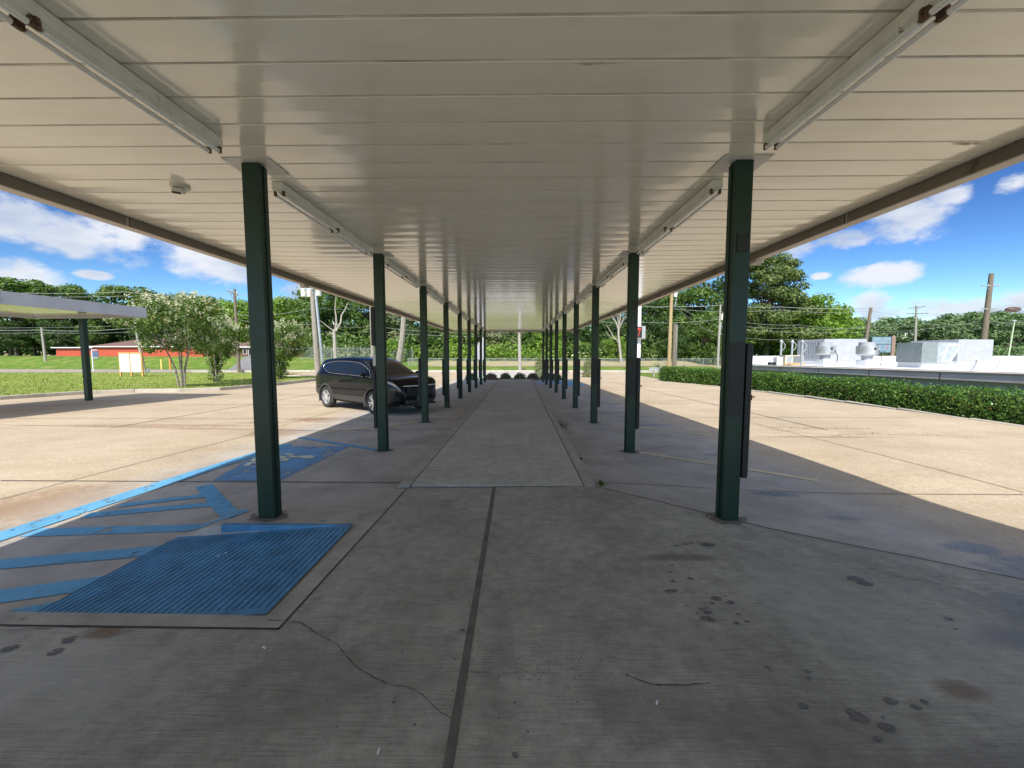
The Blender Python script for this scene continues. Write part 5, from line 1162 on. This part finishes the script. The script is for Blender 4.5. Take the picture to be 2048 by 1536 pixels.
def text(s, size, m, loc, parent, name):
    cu = bpy.data.curves.new('t', 'FONT'); cu.body = s; cu.size = size; cu.extrude = .006; cu.align_x = 'CENTER'; cu.align_y = 'CENTER'; o = bpy.data.objects.new('t', cu); col.objects.link(o)
    me = bpy.data.meshes.new_from_object(o.evaluated_get(bpy.context.evaluated_depsgraph_get())); bpy.data.objects.remove(o); me.materials.clear(); me.materials.append(m)
    q = bpy.data.objects.new(name, me); col.objects.link(q); q.parent = parent; q.location = loc; q.rotation_euler = (R(90), 0, 0); return q
PINK = pm('pink_letters', (.42, .20, .30), .5); BL2 = pm('navy_letters', (.12, .16, .27), .5)
lz0 = (zb_+zs)/2-z0
for ch, m, dx in (('G', BL2, -.52), ('V', BL2, -.05), ('R', PINK, .42)): text(ch, .58, m, (dx+.15, -.082, lz0+.12), pnl, 'letter')
text('LOAN', .26, BL2, (.15, -.082, lz0-.27), pnl, 'letter')
g = MB(); g.box((0, -.08, (zs+zt_)/2-z0-.05), (W2*.85, .01, .03)); g.add([(-.1, -.085, (zs+zt_)/2-z0+.15), (.12, -.085, (zs+zt_)/2-z0+.15), (.01, -.085, (zs+zt_)/2-z0+.28)], [(0, 1, 2)]); g.build('emblem', BL2, pnl)
# ------------------------------------------------------------ sky and light
SUN = Vector((-.16, -1.0, 1.02)).normalized()
sl = bpy.data.lights.new('sun', 'SUN'); sl.energy = 2.8; sl.angle = R(.53); sl.color = (1, .955, .88); so = bpy.data.objects.new('sun', sl); col.objects.link(so); so.rotation_euler = SUN.to_track_quat('Z', 'Y').to_euler()
w = bpy.data.worlds.new('World'); scn.world = w; w.use_nodes = True; T = w.node_tree; T.nodes.clear(); N = T.nodes.new; L = T.links.new
sky = N('ShaderNodeTexSky'); sky.sky_type = 'NISHITA'; sky.sun_disc = False; sky.sun_elevation = math.asin(SUN.z); sky.sun_rotation = math.atan2(SUN.x, SUN.y); sky.air_density = 1.0; sky.dust_density = .3; sky.ozone_density = 2.5
sc_ = N('ShaderNodeVectorMath'); sc_.operation = 'SCALE'; sc_.inputs[3].default_value = .16; L(sky.outputs[0], sc_.inputs[0])
gm = N('ShaderNodeGamma'); gm.inputs[1].default_value = 2.05; L(sc_.outputs[0], gm.inputs[0])
sc2 = N('ShaderNodeVectorMath'); sc2.operation = 'SCALE'; sc2.inputs[3].default_value = 4.1; L(gm.outputs[0], sc2.inputs[0])
bg = N('ShaderNodeBackground'); bg.inputs[1].default_value = .12; L(sc2.outputs[0], bg.inputs[0])
tc = N('ShaderNodeTexCoord'); sp = N('ShaderNodeSeparateXYZ'); L(tc.outputs['Generated'], sp.inputs[0])
def Mt(op, a, b=None, clamp=False):
    m = N('ShaderNodeMath'); m.operation = op; m.use_clamp = clamp
    for i, v in enumerate((a, b)):
        if v is None: continue
        if hasattr(v, 'links'): L(v, m.inputs[i])
        else: m.inputs[i].default_value = v
    return m.outputs[0]
u = Mt('ARCTAN2', sp.outputs[0], sp.outputs[1]); v = Mt('ARCSINE', sp.outputs[2])
nz = N('ShaderNodeTexNoise'); nz.inputs['Scale'].default_value = 7.5; nz.inputs['Detail'].default_value = 9; nz.inputs['Roughness'].default_value = .62
mp = N('ShaderNodeMapping'); mp.inputs['Scale'].default_value = (1, 1, 1.9); L(tc.outputs['Generated'], mp.inputs['Vector']); L(mp.outputs[0], nz.inputs['Vector'])
uv = N('ShaderNodeCombineXYZ'); L(u, uv.inputs[0]); L(v, uv.inputs[1]); acc = None
for (px, py, hw, hh_) in [(40, 440, 95, 48), (130, 470, 140, 50), (225, 470, 90, 62), (40, 545, 90, 30), (430, 520, 95, 48), (360, 500, 70, 28), (180, 548, 40, 9), (600, 592, 60, 26), (1800, 445, 115, 46), (1690, 478, 90, 28), (1905, 385, 55, 26), (2035, 360, 60, 22), (1765, 551, 88, 22), (1735, 615, 50, 32), (1785, 635, 70, 26), (1865, 620, 75, 28), (1950, 622, 90, 26), (2045, 605, 65, 34), (1600, 500, 55, 26), (1640, 552, 22, 8), (-200, 420, 150, 60), (2300, 480, 160, 60), (1000, 300, 200, 70)]:
    d = ray(px, py).normalized(); d2 = ray(px+hw, py).normalized(); d3 = ray(px, py-hh_).normalized(); u0 = math.atan2(d.x, d.y); v0 = math.asin(d.z); a = abs(math.atan2(d2.x, d2.y)-u0); b = abs(math.asin(d3.z)-v0)
    vm = N('ShaderNodeVectorMath'); vm.operation = 'MULTIPLY_ADD'; L(uv.outputs[0], vm.inputs[0]); vm.inputs[1].default_value = (1/a, 1/b, 0); vm.inputs[2].default_value = (-u0/a, -v0/b, 0)
    dt = N('ShaderNodeVectorMath'); dt.operation = 'DOT_PRODUCT'; L(vm.outputs[0], dt.inputs[0]); L(vm.outputs[0], dt.inputs[1])
    acc = dt.outputs['Value'] if acc is None else Mt('MINIMUM', acc, dt.outputs['Value'])
acc = Mt('MAXIMUM', Mt('SUBTRACT', 1.0, acc), -3.0)
high = Mt('MULTIPLY', Mt('SUBTRACT', sp.outputs[2], Mt('ADD', .62, Mt('MULTIPLY', sp.outputs[1], .35))), 3.0)     # unseen clouds overhead and behind, added as fill light for the shade
acc = Mt('MAXIMUM', acc, Mt('MINIMUM', high, .75))
fac = Mt('ADD', Mt('ADD', Mt('MULTIPLY', acc, .75), .2), Mt('MULTIPLY', Mt('SUBTRACT', nz.outputs['Fac'], .5), 4.6))
rp = N('ShaderNodeValToRGB'); rp.color_ramp.interpolation = 'EASE'; rp.color_ramp.elements[0].position = .0; rp.color_ramp.elements[1].position = .95; L(fac, rp.inputs[0])
gate = Mt('MULTIPLY', rp.outputs[0], Mt('GREATER_THAN', sp.outputs[2], 0.0)); gate = Mt('MULTIPLY', gate, .93)
n2 = N('ShaderNodeTexNoise'); n2.inputs['Scale'].default_value = 5; n2.inputs['Detail'].default_value = 5
mp2 = N('ShaderNodeMapping'); mp2.inputs['Location'].default_value = (0, 0, -.05); mp2.inputs['Scale'].default_value = (1, 1, 2.4); L(tc.outputs['Generated'], mp2.inputs['Vector']); L(mp2.outputs[0], n2.inputs['Vector'])
cr = N('ShaderNodeValToRGB'); cr.color_ramp.elements[0].position = .38; cr.color_ramp.elements[0].color = (.50, .60, .78, 1); cr.color_ramp.elements[1].position = .6; cr.color_ramp.elements[1].color = (.93, .95, 1.0, 1); L(n2.outputs['Fac'], cr.inputs[0])
bc = N('ShaderNodeBackground'); L(Mt('ADD', .47, Mt('MULTIPLY', Mt('MULTIPLY', high, .5, True), .75)), bc.inputs[1]); L(cr.outputs[0], bc.inputs[0])  # the added overhead clouds get extra strength for more fill
mx = N('ShaderNodeMixShader'); L(gate, mx.inputs[0]); L(bg.outputs[0], mx.inputs[1]); L(bc.outputs[0], mx.inputs[2]); wo = N('ShaderNodeOutputWorld'); L(mx.outputs[0], wo.inputs[0])
w.cycles.sampling_method = 'MANUAL'; w.cycles.sample_map_resolution = 256
scn.view_settings.view_transform = 'Standard'; scn.view_settings.look = 'None'; scn.view_settings.gamma = 1; scn.view_settings.exposure = 1.05
scn.render.engine = 'CYCLES'; scn.cycles.max_bounces = 6; scn.cycles.diffuse_bounces = 4; scn.cycles.transparent_max_bounces = 12; scn.cycles.glossy_bounces = 3; scn.cycles.transmission_bounces = 2
try: scn.cycles.use_denoising = True
except Exception: pass
